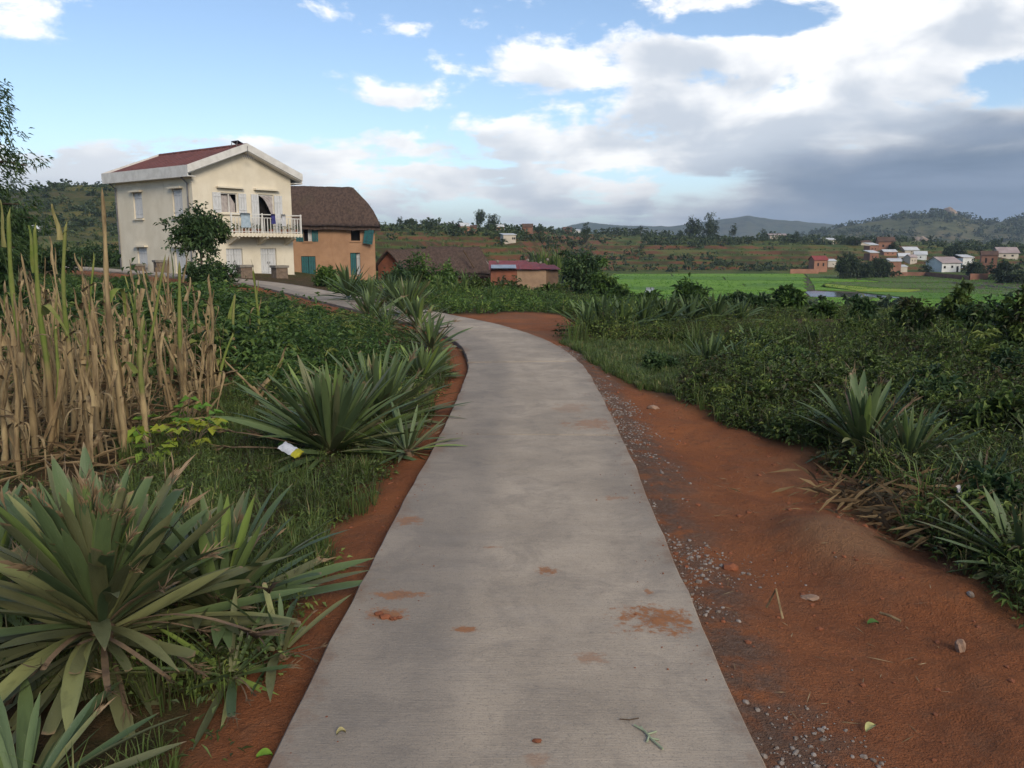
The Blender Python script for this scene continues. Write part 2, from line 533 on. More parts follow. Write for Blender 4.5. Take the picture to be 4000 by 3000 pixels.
# ------------------------------------------------------------------ ground sheet
k = NT('earth', 0.95, 0.1)
n1 = k.noise(0.9, 8, 0.62); n2 = k.noise(6, 6, 0.6); n3 = k.noise(38, 5, 0.65); nL = k.noise(0.25, 4)
soil = k.mix(k.rng(n1, 0.34, 0.66), (0.37, 0.132, 0.052), (0.25, 0.092, 0.042))
soil = k.mix(k.math('MULTIPLY', k.rng(n2, 0.45, 0.75), 0.5), soil, (0.20, 0.105, 0.062))
soil = k.mix(k.math('MULTIPLY', k.rng(n3, 0.55, 0.8), 0.55), soil, (0.38, 0.165, 0.085))
soil = k.mix(k.math('MULTIPLY', k.rng(nL, 0.5, 0.66), 0.5), soil, (0.23, 0.13, 0.078))
soil = k.mix(k.math('MULTIPLY', k.rng(k.noise(17, 6, 0.75, None, 0.5), 0.50, 0.68), 0.5), soil, (0.15, 0.062, 0.034))
soil = k.mix(k.math('MULTIPLY', k.rng(k.noise(95, 4, 0.7), 0.54, 0.72), 0.5), soil, (0.36, 0.20, 0.125))
soil = k.mix(k.math('MULTIPLY', k.rng(k.noise(0.55, 4, 0.6, None, 0.8), 0.50, 0.66), 0.4), soil, (0.24, 0.13, 0.08))
litter = k.mix(k.rng(n2, 0.35, 0.7), (0.055, 0.045, 0.022), (0.13, 0.075, 0.038))
litter = k.mix(k.rng(n1, 0.5, 0.75), litter, (0.045, 0.06, 0.018))
wet = k.mix(k.rng(n3, 0.4, 0.7), (0.12, 0.085, 0.065), (0.18, 0.145, 0.12))
soil = k.mix(k.math('MULTIPLY', k.rng(k.math('ADD', k.attr('mound'), k.math('MULTIPLY', k.math('SUBTRACT', n2, 0.5), 0.5)), 0.35, 0.9), 0.55), soil, (0.30, 0.18, 0.10))
near = k.mix(k.attr('bare'), litter, soil)
near = k.mix(k.math('MULTIPLY', k.attr('gravel'), k.rng(n2, 0.30, 0.55)), near, wet)
# far slopes: grass on the treads, red earth in the steep terrace faces
slope = k.n.new('ShaderNodeSeparateXYZ'); k.l.new(k._g.outputs['Normal'], slope.inputs[0])
g1 = k.noise(0.02, 5, 0.6); g2 = k.noise(0.11, 6, 0.65, None, 0.5); g3 = k.noise(0.9, 5, 0.7)
grass = k.mix(k.rng(g1, 0.4, 0.6), (0.075, 0.105, 0.022), (0.115, 0.12, 0.035))
grass = k.mix(k.rng(g2, 0.44, 0.62), grass, (0.048, 0.075, 0.018))
grass = k.mix(k.math('MULTIPLY', k.rng(g3, 0.5, 0.75), 0.6), grass, (0.035, 0.05, 0.016))
face = k.mix(k.rng(g2, 0.4, 0.6), (0.15, 0.062, 0.034), (0.06, 0.05, 0.022))
steep = k.rng(k.math('ADD', slope.outputs[2], k.math('MULTIPLY', k.math('SUBTRACT', g3, 0.5), 0.06)), 0.985, 0.93)
far = k.mix(k.math('MULTIPLY', steep, k.attr('terr')), grass, face)
far = k.mix(k.math('MULTIPLY', k.attr('hillw'), k.rng(g1, 0.62, 0.40)), far, k.mix(k.rng(g2, 0.42, 0.6), (0.07, 0.06, 0.032), (0.035, 0.045, 0.018)))
k.color(k.mix(k.attr('far'), near, far))
nb_ = k.noise(15, 7, 0.72, None, 0.4)
k.bump(k.math('ADD', k.math('ADD', k.math('MULTIPLY', n3, 0.8), k.math('MULTIPLY', nb_, 1.6)), k.noise(120, 3, 0.6)), 0.9, 0.035)
M_EARTH = k.m

ang = np.concatenate([np.radians(np.arange(-40, 40.01, 0.33)), np.radians(np.arange(46, 319.5, 5.0))])
rad = [0.35]
while rad[-1] < 12: rad.append(rad[-1] * 1.009)
while rad[-1] < 80: rad.append(rad[-1] * 1.0155)
while rad[-1] < 400: rad.append(rad[-1] + 1.35)
while rad[-1] < 9000: rad.append(rad[-1] * 1.06)
rad = np.array(rad); nr_, na_ = len(rad), len(ang)
AA, RR = np.meshgrid(ang, rad)
GX = (np.sin(AA) * RR); GY = (np.cos(AA) * RR)
GZ = land(GX, GY)
fx, fy = GX.ravel(), GY.ravel()
po, pz_, ps_ = path_q(fx, fy)
jit = 0.35 * fbm(fx / 0.6, fy / 0.6, 4, 71)
bare = np.zeros(fx.shape)
nm = (fy < 60) & (fy > -3) & (np.abs(fx) < 40)
for poly, soft in ((SOIL_R, 0.22), (SOIL_C, 0.5), (SOIL_L, 0.12)):
    b = np.zeros(fx.shape); b[nm] = sstep(sdf(fx[nm], fy[nm], poly) + jit[nm] * (0.5 if soft < .2 else 0.8), -soft, soft)
    bare = np.maximum(bare, b)
wid = 1.02 + 0.08 * sstep(fy, 18, 30)
bare = np.maximum(bare, 1 - sstep(np.abs(po) + jit * 0.5, wid - 0.1, wid + 0.25))
gravel = 0.75 * ((po > 0) & (fy < 13)) * (1 - sstep(po + jit * 1.1, 0.85, 1.2)) * sstep(po, 0.5, 0.7)
farw = sstep(np.hypot(fx, fy), 45, 75)
terr = 1 - 0.8 * sstep(-fx, 60, 110)
hillw = sstep(-fx, 60, 110)
mound = np.exp(-(((fx - MOUND[0] - .05) / .36) ** 2 + ((fy - MOUND[1] + .1) / .42) ** 2))
i0 = np.arange(nr_ - 1)[:, None] * na_; j0 = np.arange(na_)[None, :]; j1 = (j0 + 1) % na_
quads = np.stack([i0 + j0, i0 + j1, i0 + na_ + j1, i0 + na_ + j0], -1).reshape(-1, 4)[:, ::-1]
ground = mesh_tri('ground', np.stack([fx, fy, GZ.ravel()], 1), None, M_EARTH, attrs=dict(bare=bare, gravel=gravel, far=farw, terr=terr, hillw=hillw, mound=mound), smooth=True, quads=quads)
tag(ground, kind='structure')

# ------------------------------------------------------------------ concrete path, slab by slab
k = NT('concrete', 0.9, 0.2)
a1 = k.noise(1.1, 6, 0.6); a2 = k.noise(9, 5, 0.65); a3 = k.noise(70, 4, 0.7)
bro = k.noise(14, 6, 0.72, None, 0.3, (0.5, 8.0, 1.0)); bro2 = k.noise(3, 6, 0.65, None, 0.4, (0.8, 2.5, 1.0))
c = k.mix(k.rng(a1, 0.36, 0.64), (0.44, 0.36, 0.275), (0.32, 0.262, 0.20))
c = k.mix(k.math('MULTIPLY', k.rng(k.noise(3.2, 6, 0.7, None, 0.6), 0.44, 0.64), 0.55), c, (0.24, 0.20, 0.16))
c = k.mix(k.math('MULTIPLY', k.rng(k.noise(170, 2, 0.6), 0.52, 0.72), 0.6), c, (0.15, 0.132, 0.115))
c = k.mix(k.math('MULTIPLY', k.rng(k.noise(90, 3, 0.7, None, 0, (1, 2.2, 1)), 0.52, 0.7), 0.5), c, (0.46, 0.39, 0.315))
c = k.mix(k.math('MULTIPLY', k.rng(bro, 0.45, 0.78), 0.34), c, (0.16, 0.14, 0.122))
c = k.mix(k.math('MULTIPLY', k.rng(bro2, 0.48, 0.75), 0.35), c, (0.35, 0.30, 0.25))
c = k.mix(k.math('MULTIPLY', k.rng(a2, 0.52, 0.78), 0.35), c, (0.15, 0.132, 0.118))
c = k.mix(k.math('MULTIPLY', k.rng(a3, 0.6, 0.82), 0.5), c, (0.33, 0.30, 0.27))
c = k.mix(k.math('MULTIPLY', k.rng(a3, 0.42, 0.25), 0.5), c, (0.115, 0.105, 0.098))
# darker lane down the left third and a paler crown
sx = k.n.new('ShaderNodeSeparateXYZ'); k.l.new(k.pos, sx.inputs[0])
lane = k.math('ADD', k.attr('off'), k.math('MULTIPLY', k.math('SUBTRACT', a1, 0.5), 0.5))
c = k.mix(k.math('MULTIPLY', k.rng(lane, -0.12, -0.36), 0.40), c, (0.135, 0.122, 0.112))
c = k.mix(k.math('MULTIPLY', k.rng(lane, 0.42, 0.70), 0.25), c, (0.15, 0.135, 0.122))
# red earth trodden onto the slabs
wob = k.noise(7, 5, 0.7); wob2 = k.noise(30, 4, 0.7)


def stain(px, py, rx, ry, amt=1.0):
    global c
    p = atz(px, py, 0.05)
    dx = k.math('DIVIDE', k.math('SUBTRACT', sx.outputs[0], float(p[0])), rx); dy = k.math('DIVIDE', k.math('SUBTRACT', sx.outputs[1], float(p[1])), ry)
    r = k.math('SQRT', k.math('ADD', k.math('MULTIPLY', dx, dx), k.math('MULTIPLY', dy, dy)))
    r = k.math('ADD', k.math('ADD', r, k.math('MULTIPLY', k.math('SUBTRACT', wob, 0.5), 2.6)), k.math('MULTIPLY', k.math('SUBTRACT', wob2, 0.5), 2.2))
    f = k.math('MULTIPLY', k.rng(r, 1.0, 0.35), amt)
    c = k.mix(f, c, k.mix(k.rng(wob2, 0.35, 0.65), (0.30, 0.13, 0.055), (0.22, 0.105, 0.055)))


for s_ in ((1415, 1335, .17, .17, 1), (1180, 1232, .06, .06, .9), (865, 1283, .15, .06, .8), (835, 1330, .10, .06, .9), (1000, 1360, .09, .03, .9), (1280, 915, .28, .25, .55),
           (880, 1125, .1, .1, .7), (1275, 1420, .08, .05, .5), 
           (1400, 1278, .03, .04, .8), (1065, 1182, .06, .03, .6), (1330, 1075, .09, .07, .5), (1160, 1640, .07, .05, .35), (1235, 880, .2, .3, .3)):
    stain(*s_)
spk = k.noise(14, 6, 0.75, None, 0.3)
c = k.mix(k.math('MULTIPLY', k.rng(spk, 0.66, 0.76), 0.5), c, (0.27, 0.12, 0.06))
edge_d = k.rng(k.math('ADD', k.math('ABSOLUTE', k.attr('off')), k.math('MULTIPLY', k.math('SUBTRACT', k.math('ADD', wob, k.math('MULTIPLY', a1, 0.8)), 0.9), 0.42)), 0.68, 0.80)
c = k.mix(k.math('MULTIPLY', edge_d, 0.55), c, (0.20, 0.125, 0.085))
k.color(c)
k.bump(k.math('ADD', k.math('MULTIPLY', bro, 1.0), k.math('MULTIPLY', a3, 0.7)), 0.4, 0.012)
M_CONC = k.m

path = empty('path', (0, 0, 0)); tag(path, kind='structure')
S0 = float(np.interp(6.66, PC[:, 1][:300], PS[:300]))
SL = 4.32
joints = [0.5, S0 - 4.75] + [S0 + SL * i for i in range(0, 26) if S0 + SL * i < PS[-1] - 1]


def p_at(s):
    return np.array([np.interp(s, PS, PC[:, i]) for i in range(3)] + [np.interp(s, PS, PN[:, i]) for i in range(2)])


for ji in range(len(joints) - 1):
    sa, sb = joints[ji] + 0.017, joints[ji + 1] - 0.017
    ns = 26 if ji < 6 else 12
    offs = np.array([-.75, -.742, -.60, -.4, -.2, 0, .2, .4, .60, .742, .75])
    V = []; O_ = []; Q = []
    tilt = random.uniform(-.004, .004); lift_s = (0, 0, -.003, .002, .003, 0)[ji % 6]
    for a in range(ns + 1):
        s = sa + (sb - sa) * a / ns
        p = p_at(s)
        for o in offs:
            wob_ = 0
            if abs(o) > .7:
                wob_ = math.copysign(0.035 * float(fbm(np.array([s / .9]), np.array([math.copysign(3, o)]), 3, 5)[0]) + .022 * float(fbm(np.array([s / .12]), np.array([math.copysign(7, o)]), 2, 6)[0]), o)
            dz = -0.010 if abs(o) == .75 else 0.0
            if a in (0, ns): dz -= 0.004
            V.append((p[0] + p[3] * (o + wob_), p[1] + p[4] * (o + wob_), p[2] + lift_s + dz + tilt * o)); O_.append(o)
    nn = len(offs); base = len(V)
    for a in range(ns):
        for b in range(nn - 1): Q.append((a * nn + b, a * nn + b + 1, (a + 1) * nn + b + 1, (a + 1) * nn + b))
    ring = [b for b in range(nn)] + [a * nn + nn - 1 for a in range(1, ns + 1)] + [ns * nn + b for b in range(nn - 2, -1, -1)] + [a * nn for a in range(ns - 1, 0, -1)]
    for r_ in ring:
        v = V[r_]; V.append((v[0], v[1], v[2] - 0.16)); O_.append(O_[r_])
    L_ = len(ring)
    for a in range(L_): b = (a + 1) % L_; Q.append((ring[b], ring[a], base + a, base + b))
    mesh_tri('slab', V, None, M_CONC, path, attrs=dict(off=O_), quads=Q)


# ------------------------------------------------------------------ far hills
def hillmat(name, a, b, cc, s):
    k = NT(name, 0.95, 0.1)
    c = k.mix(k.rng(k.noise(0.008 * s, 5, 0.6), 0.4, 0.6), a, b)
    c = k.mix(k.rng(k.noise(0.05 * s, 6, 0.7), 0.46, 0.62), c, cc)
    k.color(c); k.bump(k.noise(0.06 * s, 6, 0.7), 0.8, 6.0); return k.m


M_HILL = hillmat('hill_scrubland', (0.10, 0.105, 0.045), (0.135, 0.115, 0.06), (0.04, 0.055, 0.025), 1.0)
M_HILLFAR = hillmat('hill_distant', (0.06, 0.08, 0.05), (0.09, 0.09, 0.06), (0.035, 0.05, 0.035), 0.5)


def ridge(name, prof, yy, tf, tb, m, nz=0.16, seed=0, nx=220, nd=50, base=-2.0):
    px = np.array([p[0] for p in prof], float); py = np.array([p[1] for p in prof], float)
    xs = np.linspace(px[0], px[-1], nx); ys = np.interp(xs, px, py)
    ys = ys + 2.0 * fbm(xs / 14, xs * 0, 3, seed + 3)
    tops = np.array([atY(a, b, yy) for a, b in zip(xs, ys)])
    X0 = tops[:, 0]; H = np.maximum(tops[:, 2] - base, 0.5)
    t = np.linspace(-1, 1, nd)
    Xg, Tg = np.meshgrid(X0, t); Hg = np.meshgrid(H, t)[0]
    Yg = yy + np.where(Tg < 0, Tg * tf, Tg * tb)
    prof_ = np.cos(np.clip(np.abs(Tg), 0, 1) * math.pi / 2) ** 1.15
    sc = H.max() * 1.6
    nzv = fbm(Xg / sc, Yg / sc, 5, seed)
    Zg = base + Hg * prof_ * (1 + nz * 2.2 * nzv * np.minimum(1, np.abs(Tg) * 5)) - 3 * np.abs(Tg)
    Xg = Xg * (Yg / yy)
    i0 = np.arange(nd - 1)[:, None] * nx; j0 = np.arange(nx - 1)[None]
    q = np.stack([i0 + j0, i0 + j0 + 1, i0 + nx + j0 + 1, i0 + nx + j0], -1).reshape(-1, 4)
    o = mesh_tri(name, np.stack([Xg.ravel(), Yg.ravel(), Zg.ravel()], 1), None, m, quads=q, smooth=True)
    tag(o, kind='structure')
    return Xg, Yg, Zg


ridge('distant_hills', [(1020, 512), (1120, 506), (1190, 496), (1225, 491), (1262, 493), (1340, 500), (1480, 506)], 4200, 700, 700, M_HILLFAR, 0.1, 3)
ridge('far_hills', [(1150, 512), (1200, 498), (1230, 487), (1270, 480), (1300, 484), (1345, 487), (1400, 489), (1454, 489), (1500, 482), (1534, 476), (1580, 473), (1617, 468), (1645, 473),
                    (1690, 477), (1734, 480), (1800, 486), (1880, 494), (2000, 500), (2120, 512)], 2500, 500, 600, M_HILLFAR, 0.12, 9)
hx, hy, hz = ridge('rocky_hills', [(1700, 516), (1790, 500), (1834, 489), (1884, 481), (1925, 473), (1966, 465), (2000, 463), (2021, 461), (2060, 464), (2084, 473), (2110, 479), (2134, 486), (2170, 480),
                                   (2212, 473), (2280, 466), (2380, 470), (2500, 488), (2600, 515)], 1250, 380, 400, M_HILL, 0.2, 17, 260, 60)


# ------------------------------------------------------------------ foliage building blocks (triangle soups with a tint per leaf)
def rot_z(a):
    c, s = np.cos(a), np.sin(a); M = np.zeros(np.shape(a) + (3, 3)); M[..., 0, 0] = c; M[..., 0, 1] = -s; M[..., 1, 0] = s; M[..., 1, 1] = c; M[..., 2, 2] = 1
    return M


def unit(v):
    return v / (np.linalg.norm(v, axis=-1, keepdims=True) + 1e-9)


def leaves(C, D, L, W, tint, fold=0.25, droop=0.0):
    """one folded pointed leaf (2 triangles each side of the rib, 4 points) per centre C, direction D"""
    n = len(C); D = unit(D)
    L = np.broadcast_to(L, n)[:, None]; W = np.broadcast_to(W, n)[:, None]
    up = np.array([0, 0, 1.]) + 0.25 * rng.normal(size=(n, 3))
    S = unit(np.cross(D, up)); N = np.cross(S, D)
    tip = C + D * L - np.array([0, 0, 1.]) * droop * L
    mid = C + D * L * 0.42
    V = np.stack([C, mid + S * W * .5 + N * W * fold, tip, mid - S * W * .5 + N * W * fold], 1).reshape(-1, 3)
    b = np.arange(n)[:, None] * 4
    T = np.concatenate([b + np.array([[0, 1, 2]]), b + np.array([[0, 2, 3]])], 0)
    return V, T, np.repeat(np.broadcast_to(tint, n), 4)


def cat(parts):
    V = []; T = []; A = []; n = 0
    for v, t, a in parts:
        V.append(v); T.append(t + n); A.append(a); n += len(v)
    return np.vstack(V), np.vstack(T), np.concatenate(A)


def sph(n):
    return unit(rng.normal(size=(n, 3)))


def bushy(n, r, h, L, W, lo=0.15, flat=0.5):
    d = sph(n); d[:, 2] = np.abs(d[:, 2])
    rr = rng.random(n) ** 0.45
    C = d * rr[:, None] * np.array([r, r, h * 0.85]) + np.array([0, 0, h * lo])
    D = unit(d * np.array([1, 1, flat]) + 0.7 * rng.normal(size=(n, 3)))
    return leaves(C, D, L * rng.uniform(.6, 1.3, n), W * rng.uniform(.6, 1.3, n), np.clip(0.45 + 0.12 * rng.normal() + 0.2 * rng.normal(size=n), 0, 1), droop=0.25)


def palmate(n, r, h, L):
    out = []
    for i in range(n):
        d = sph(1)[0]; d[2] = abs(d[2]); c = d * np.array([r, r, h * .75]) * rng.uniform(.4, 1) + np.array([0, 0, h * .2])
        m = 5; a = np.linspace(-1.9, 1.9, m) + rng.uniform(0, 6.28)
        D = np.stack([np.cos(a), np.sin(a), -0.15 + 0.2 * rng.normal(size=m)], 1) + 0.35 * d
        out.append(leaves(np.repeat(c[None], m, 0), D, L * rng.uniform(.7, 1.1), L * .3, np.full(m, np.clip(.5 + .2 * rng.normal(), 0, 1)), droop=.3))
    return cat(out)


def grass_tuft(n, L, W, spread=0.35, r=0.05, tint=0.5):
    a = rng.uniform(0, 2 * math.pi, n); out = np.stack([np.cos(a), np.sin(a), np.zeros(n)], 1)
    l = L * rng.uniform(.5, 1.15, n)[:, None]; s = spread * rng.uniform(.2, 1.4, n)[:, None]
    B = out * r * rng.random(n)[:, None]
    S = np.stack([-np.sin(a), np.cos(a), np.zeros(n)], 1) * W * .5
    U = np.array([0, 0, 1.])
    P1 = B + out * s * l * .3 + U * l * .55; P2 = B + out * s * l * 1.1 + U * l * (0.95 - 0.35 * s)
    V = np.stack([B - S, B + S, P1 + S * .8, P1 - S * .8, P2], 1).reshape(-1, 3)
    b = np.arange(n)[:, None] * 5
    T = np.concatenate([b + np.array([f]) for f in ((0, 1, 2), (0, 2, 3), (3, 2, 4))], 0)
    return V, T, np.repeat(np.clip(tint + .2 * rng.normal(size=n), 0, 1), 5)


def spread(templates, P, scale, tintshift=None):
    """many copies of the templates merged at the points P (n,3)"""
    n = len(P); pick = rng.integers(0, len(templates), n); scale = np.broadcast_to(scale, n)
    VV = []; TT = []; AA = []; off = 0
    for k_, (v, t, a) in enumerate(templates):
        ids = np.where(pick == k_)[0]
        if not len(ids): continue
        Rm = rot_z(rng.uniform(0, 6.283, len(ids)))
        w = np.einsum('nij,vj->nvi', Rm, v) * scale[ids][:, None, None] + P[ids][:, None, :]
        VV.append(w.reshape(-1, 3)); m = len(v)
        TT.append((t[None] + (np.arange(len(ids)) * m)[:, None, None]).reshape(-1, 3) + off); off += m * len(ids)
        sh = (tintshift[ids] if tintshift is not None else np.zeros(len(ids)))
        AA.append(np.clip(a[None] + sh[:, None], 0, 1).ravel())
    return np.vstack(VV), np.vstack(TT), np.concatenate(AA)


def soup(name, vta, m, parent=None):
    return mesh_tri(name, vta[0], vta[1], m, parent, attrs=dict(tint=vta[2]))


M_LEAF = leafy('leaf_green', [(0.0, (0.030, 0.052, 0.018)), (0.45, (0.059, 0.111, 0.026)), (0.75, (0.111, 0.194, 0.039)), (1.0, (0.223, 0.283, 0.067))])
M_CROP = leafy('leaf_crop', [(0.0, (0.034, 0.063, 0.021)), (0.45, (0.063, 0.121, 0.031)), (0.8, (0.125, 0.195, 0.046)), (1.0, (0.224, 0.252, 0.066))], 0.3)
M_DARK = leafy('leaf_dark', [(0.0, (0.024, 0.045, 0.021)), (0.5, (0.048, 0.090, 0.030)), (1.0, (0.098, 0.150, 0.045))], 0.2)
M_WEED = leafy('leaf_weed', [(0.0, (0.058, 0.048, 0.022)), (0.3, (0.048, 0.071, 0.022)), (0.7, (0.099, 0.150, 0.033)), (1.0, (0.196, 0.231, 0.054))], 0.25, pscale=0.8, patch=0.7)
M_GRASS = leafy('grass_blade', [(0.0, (0.060, 0.072, 0.026)), (0.5, (0.090, 0.138, 0.034)), (0.85, (0.132, 0.180, 0.048)), (1.0, (0.288, 0.240, 0.108))], 0.3)
M_FARTREE = leafy('leaf_far', [(0.0, (0.027, 0.043, 0.022)), (0.5, (0.045, 0.070, 0.030)), (1.0, (0.094, 0.119, 0.050))], 0.15, pscale=0.2)
M_BARK = plain('bark', (0.12, 0.09, 0.065), (0.06, 0.045, 0.035), 6, 0.9, 0.5, 25, stretch=(1, 1, .25))
M_STRAW = leafy('dry_straw', [(0.0, (0.09, 0.055, 0.03)), (0.5, (0.20, 0.13, 0.065)), (1.0, (0.36, 0.27, 0.15))], 0.15, 0.8)


def clumpy_crown(n_cl, per, rx, ry, rz, L, W, cl=0.28, zc=0.0, tint=0.45, tsd=0.18, lobes=None):
    """leaf clumps through an uneven volume, with gaps between them"""
    d = sph(n_cl); rr = rng.random(n_cl) ** 0.42
    ph = rng.uniform(0, 6.28, 4)
    az_ = np.arctan2(d[:, 1], d[:, 0])
    lump = 1 + 0.22 * np.sin(2 * az_ + ph[0]) + 0.20 * np.sin(3 * az_ + ph[1] + 2 * d[:, 2]) + 0.18 * np.sin(5 * d[:, 2] + ph[2]) + 0.14 * rng.normal(size=n_cl)
    C0 = d * (rr * lump)[:, None] * np.array([rx, ry, rz]) + np.array([0, 0, zc])
    t0 = tint + tsd * rng.normal(size=n_cl)
    r = cl * min(rx, rz) * rng.uniform(.6, 1.3, n_cl)
    C = np.repeat(C0, per, 0) + rng.normal(size=(n_cl * per, 3)) * np.repeat(r, per)[:, None] * .55
    D = unit(np.repeat(d, per, 0) * .5 + rng.normal(size=(n_cl * per, 3)) * .8 + np.array([0, 0, .1]))
    n = n_cl * per
    return leaves(C, D, L * rng.uniform(.6, 1.3, n), W * rng.uniform(.6, 1.3, n), np.clip(np.repeat(t0, per) + .1 * rng.normal(size=n), 0, 1), droop=.25)


def tree(name, base, label, cat_, rx, rz, trunk_h, m=None, n_cl=70, per=22, L=None, tr=None, group=None, ry=None, tint=.45, lean=(0, 0), bark=None, limbs=5, sink=.15):
    """tapered trunk with limbs + crown of leaf clumps; base = foot of the trunk"""
    o = empty(name, base); tag(o, label, cat_, group)
    ry = ry or rx; L = L or max(rx, rz) * .16; tr = tr or max(.02, rz * .05)
    zc = trunk_h + rz * .85
    mb = MB()
    pts = [(lean[0] * t * t, lean[1] * t * t, -sink + (zc + sink) * t) for t in np.linspace(0, 1, 7)]
    mb.tube(pts, np.linspace(tr * 1.25, tr * .4, 7), 7)
    for i in range(limbs):
        a = i * 2.4 + rng.uniform(0, 1); t = rng.uniform(.45, .8); p0 = np.array(pts[0]) * (1 - t) + np.array(pts[-1]) * t
        p0 = np.array([lean[0] * t * t, lean[1] * t * t, p0[2]])
        e = np.array([lean[0] + math.cos(a) * rx * .7, lean[1] + math.sin(a) * ry * .7, zc + rng.uniform(-.3, .5) * rz])
        mb.tube([p0, p0 * .5 + e * .5 + np.array([0, 0, -.08 * rz]), e], [tr * .5, tr * .32, tr * .12], 5)
    mb.build('trunk', bark or M_BARK, o, True)
    v, t, a = clumpy_crown(n_cl, per, rx, ry, rz, L, L * .5, zc=zc, tint=tint)
    v = v + np.array([lean[0], lean[1], 0])
    soup('crown', (v, t, a), m or M_LEAF, o)
    return o


# ------------------------------------------------------------------ scrub on the hills and terrace edges, uncounted
sel = rng.choice(hx.size, 1200); P = np.stack([hx.ravel()[sel], hy.ravel()[sel], hz.ravel()[sel] - .5], 1)
P[:, :2] += rng.normal(size=(len(P), 2)) * 6
cb = [clumpy_crown(8, 5, 1, 1, .8, .65, .5, .4, .5) for _ in range(5)]
hs = soup('hill_scrub', spread(cb, P, rng.uniform(2.0, 6.5, len(P)), .12 * rng.normal(size=len(P))), M_FARTREE); tag(hs, 'dark scrub and small trees spread over the rocky hill', 'scrub', kind='stuff')
n = 5200
uu = rng.uniform(-.66, .66, n); yy = rng.uniform(75, 430, n); P = np.stack([uu * yy, yy], 1)
z0, _ = land0(P[:, 0], P[:, 1])
rice = (uu > .10) & (yy > 88) & (yy < 212) & (z0 < -5.0)
keep = ~rice & (fbm(P[:, 0] / 30, P[:, 1] / 30, 3, 91) + .25 * (rng.random(n) - .5) > 0.03)
keep |= (~rice) & (P[:, 0] < -95) & (yy > 200) & (rng.random(n) < .9)
P = P[keep]; P = np.column_stack([P, land(P[:, 0], P[:, 1], False) - .1])
ts = soup('terrace_scrub', spread(cb, P, rng.uniform(.35, 1.5, len(P)) * (.7 + P[:, 1] / 400), .15 * rng.normal(size=len(P))), M_FARTREE); tag(ts, 'low scrub and hedges along the far terraces', 'scrub', kind='stuff')
# grassy fringe that breaks the terrace lips
n = 2800
uu = rng.uniform(-.5, .66, n); yy = rng.uniform(70, 330, n); P = np.stack([uu * yy, yy], 1)
z0, _ = land0(P[:, 0], P[:, 1]); keep = ~((uu > .10) & (yy > 88) & (yy < 212) & (z0 < -5.0))
P = P[keep]; P = np.column_stack([P, land(P[:, 0], P[:, 1], False)])
gt_far = [grass_tuft(14, .8, .10, .5, .6, .35) for _ in range(4)]
tg_ = soup('terrace_grass', spread(gt_far, P, rng.uniform(.5, 1.3, len(P)), .2 * rng.normal(size=len(P))), M_GRASS); tag(tg_, 'rough grass on the far terraced slope', 'grass', kind='stuff')

# rock outcrop on the hill crest
rk = hit(2052, 474, 900, 1300) if False else atY(2053, 470, 1225)
v0 = sph(900); v0 = v0[np.argsort(v0[:, 2])]


def rock_mesh(r, seed, sub=3, rough=0.3, squash=(1, 1, 1)):
    import bmesh
    bm = bmesh.new(); bmesh.ops.create_icosphere(bm, subdivisions=sub, radius=1)
    V = np.array([v.co[:] for v in bm.verts]); F = [[l.index for l in f.verts] for f in bm.faces]; bm.free()
    f = 1 + rough * 2 * (fbm(V[:, 0] * 1.7 + 5 + V[:, 2], V[:, 1] * 1.7 + seed * 3.3 - V[:, 2] * .7, 4, seed))
    f = f - 0.12 * np.floor(f * 6 % 2)
    return V * f[:, None] * r * np.array(squash), np.array(F)


v, f = rock_mesh(12, 4, 4, .25, (1.15, 1.1, 1.1))
M_ROCK = plain('granite', (0.34, 0.25, 0.18), (0.19, 0.14, 0.11), .18, .9, .8, .5)
ro = mesh_tri('rock_outcrop', v, f, M_ROCK); ro.location = tuple(rk + np.array([0, 0, 1])); tag(ro, 'bare pinkish rock dome on the crest of the wooded hill', 'rock')
v, f = rock_mesh(7, 8, 3, .35, (1.3, 1, 1))
rp = atY(1990, 520, 900)
ro = mesh_tri('rock_outcrop', v, f, M_ROCK); ro.location = tuple(rp + np.array([0, 0, -2])); tag(ro, 'smaller grey rock face low on the hillside above the village', 'rock')

# ------------------------------------------------------------------ rice field on the valley floor
rice_f = empty('rice_field', (0, 0, 0)); tag(rice_f, kind='structure')


def ricemat(name, a, b, s=.25):
    k = NT(name, .8, .2)
    c = k.mix(k.rng(k.noise(s, 6, .65, None, .3, (.5, 1.6, 1)), .36, .64), a, b)
    c = k.mix(k.math('MULTIPLY', k.rng(k.noise(2.2, 4, .6), .5, .75), .5), c, tuple(x * .6 for x in a))
    k.color(c); k.bump(k.noise(3.5, 4, .7), .9, .25); return k.m


RM = [ricemat('rice_bright', (0.16, 0.31, 0.022), (0.125, 0.25, 0.02)), ricemat('rice_deep', (0.11, 0.23, 0.022), (0.085, 0.19, 0.02)),
      ricemat('rice_yellow', (0.28, 0.34, 0.03), (0.20, 0.28, 0.028)), ricemat('rice_dull', (0.11, 0.15, 0.035), (0.085, 0.125, 0.03))]
M_BUND = plain('bund_earth', (0.045, 0.05, 0.02), (0.08, 0.055, 0.03), .8, .95, .5, 6)
k = NT('flood_water', 0.06, 0.5); k.color((0.10, 0.095, 0.075)); k.bump(k.noise(2.5, 3), .06, .05); M_WATER = k.m
RZ = -5.38


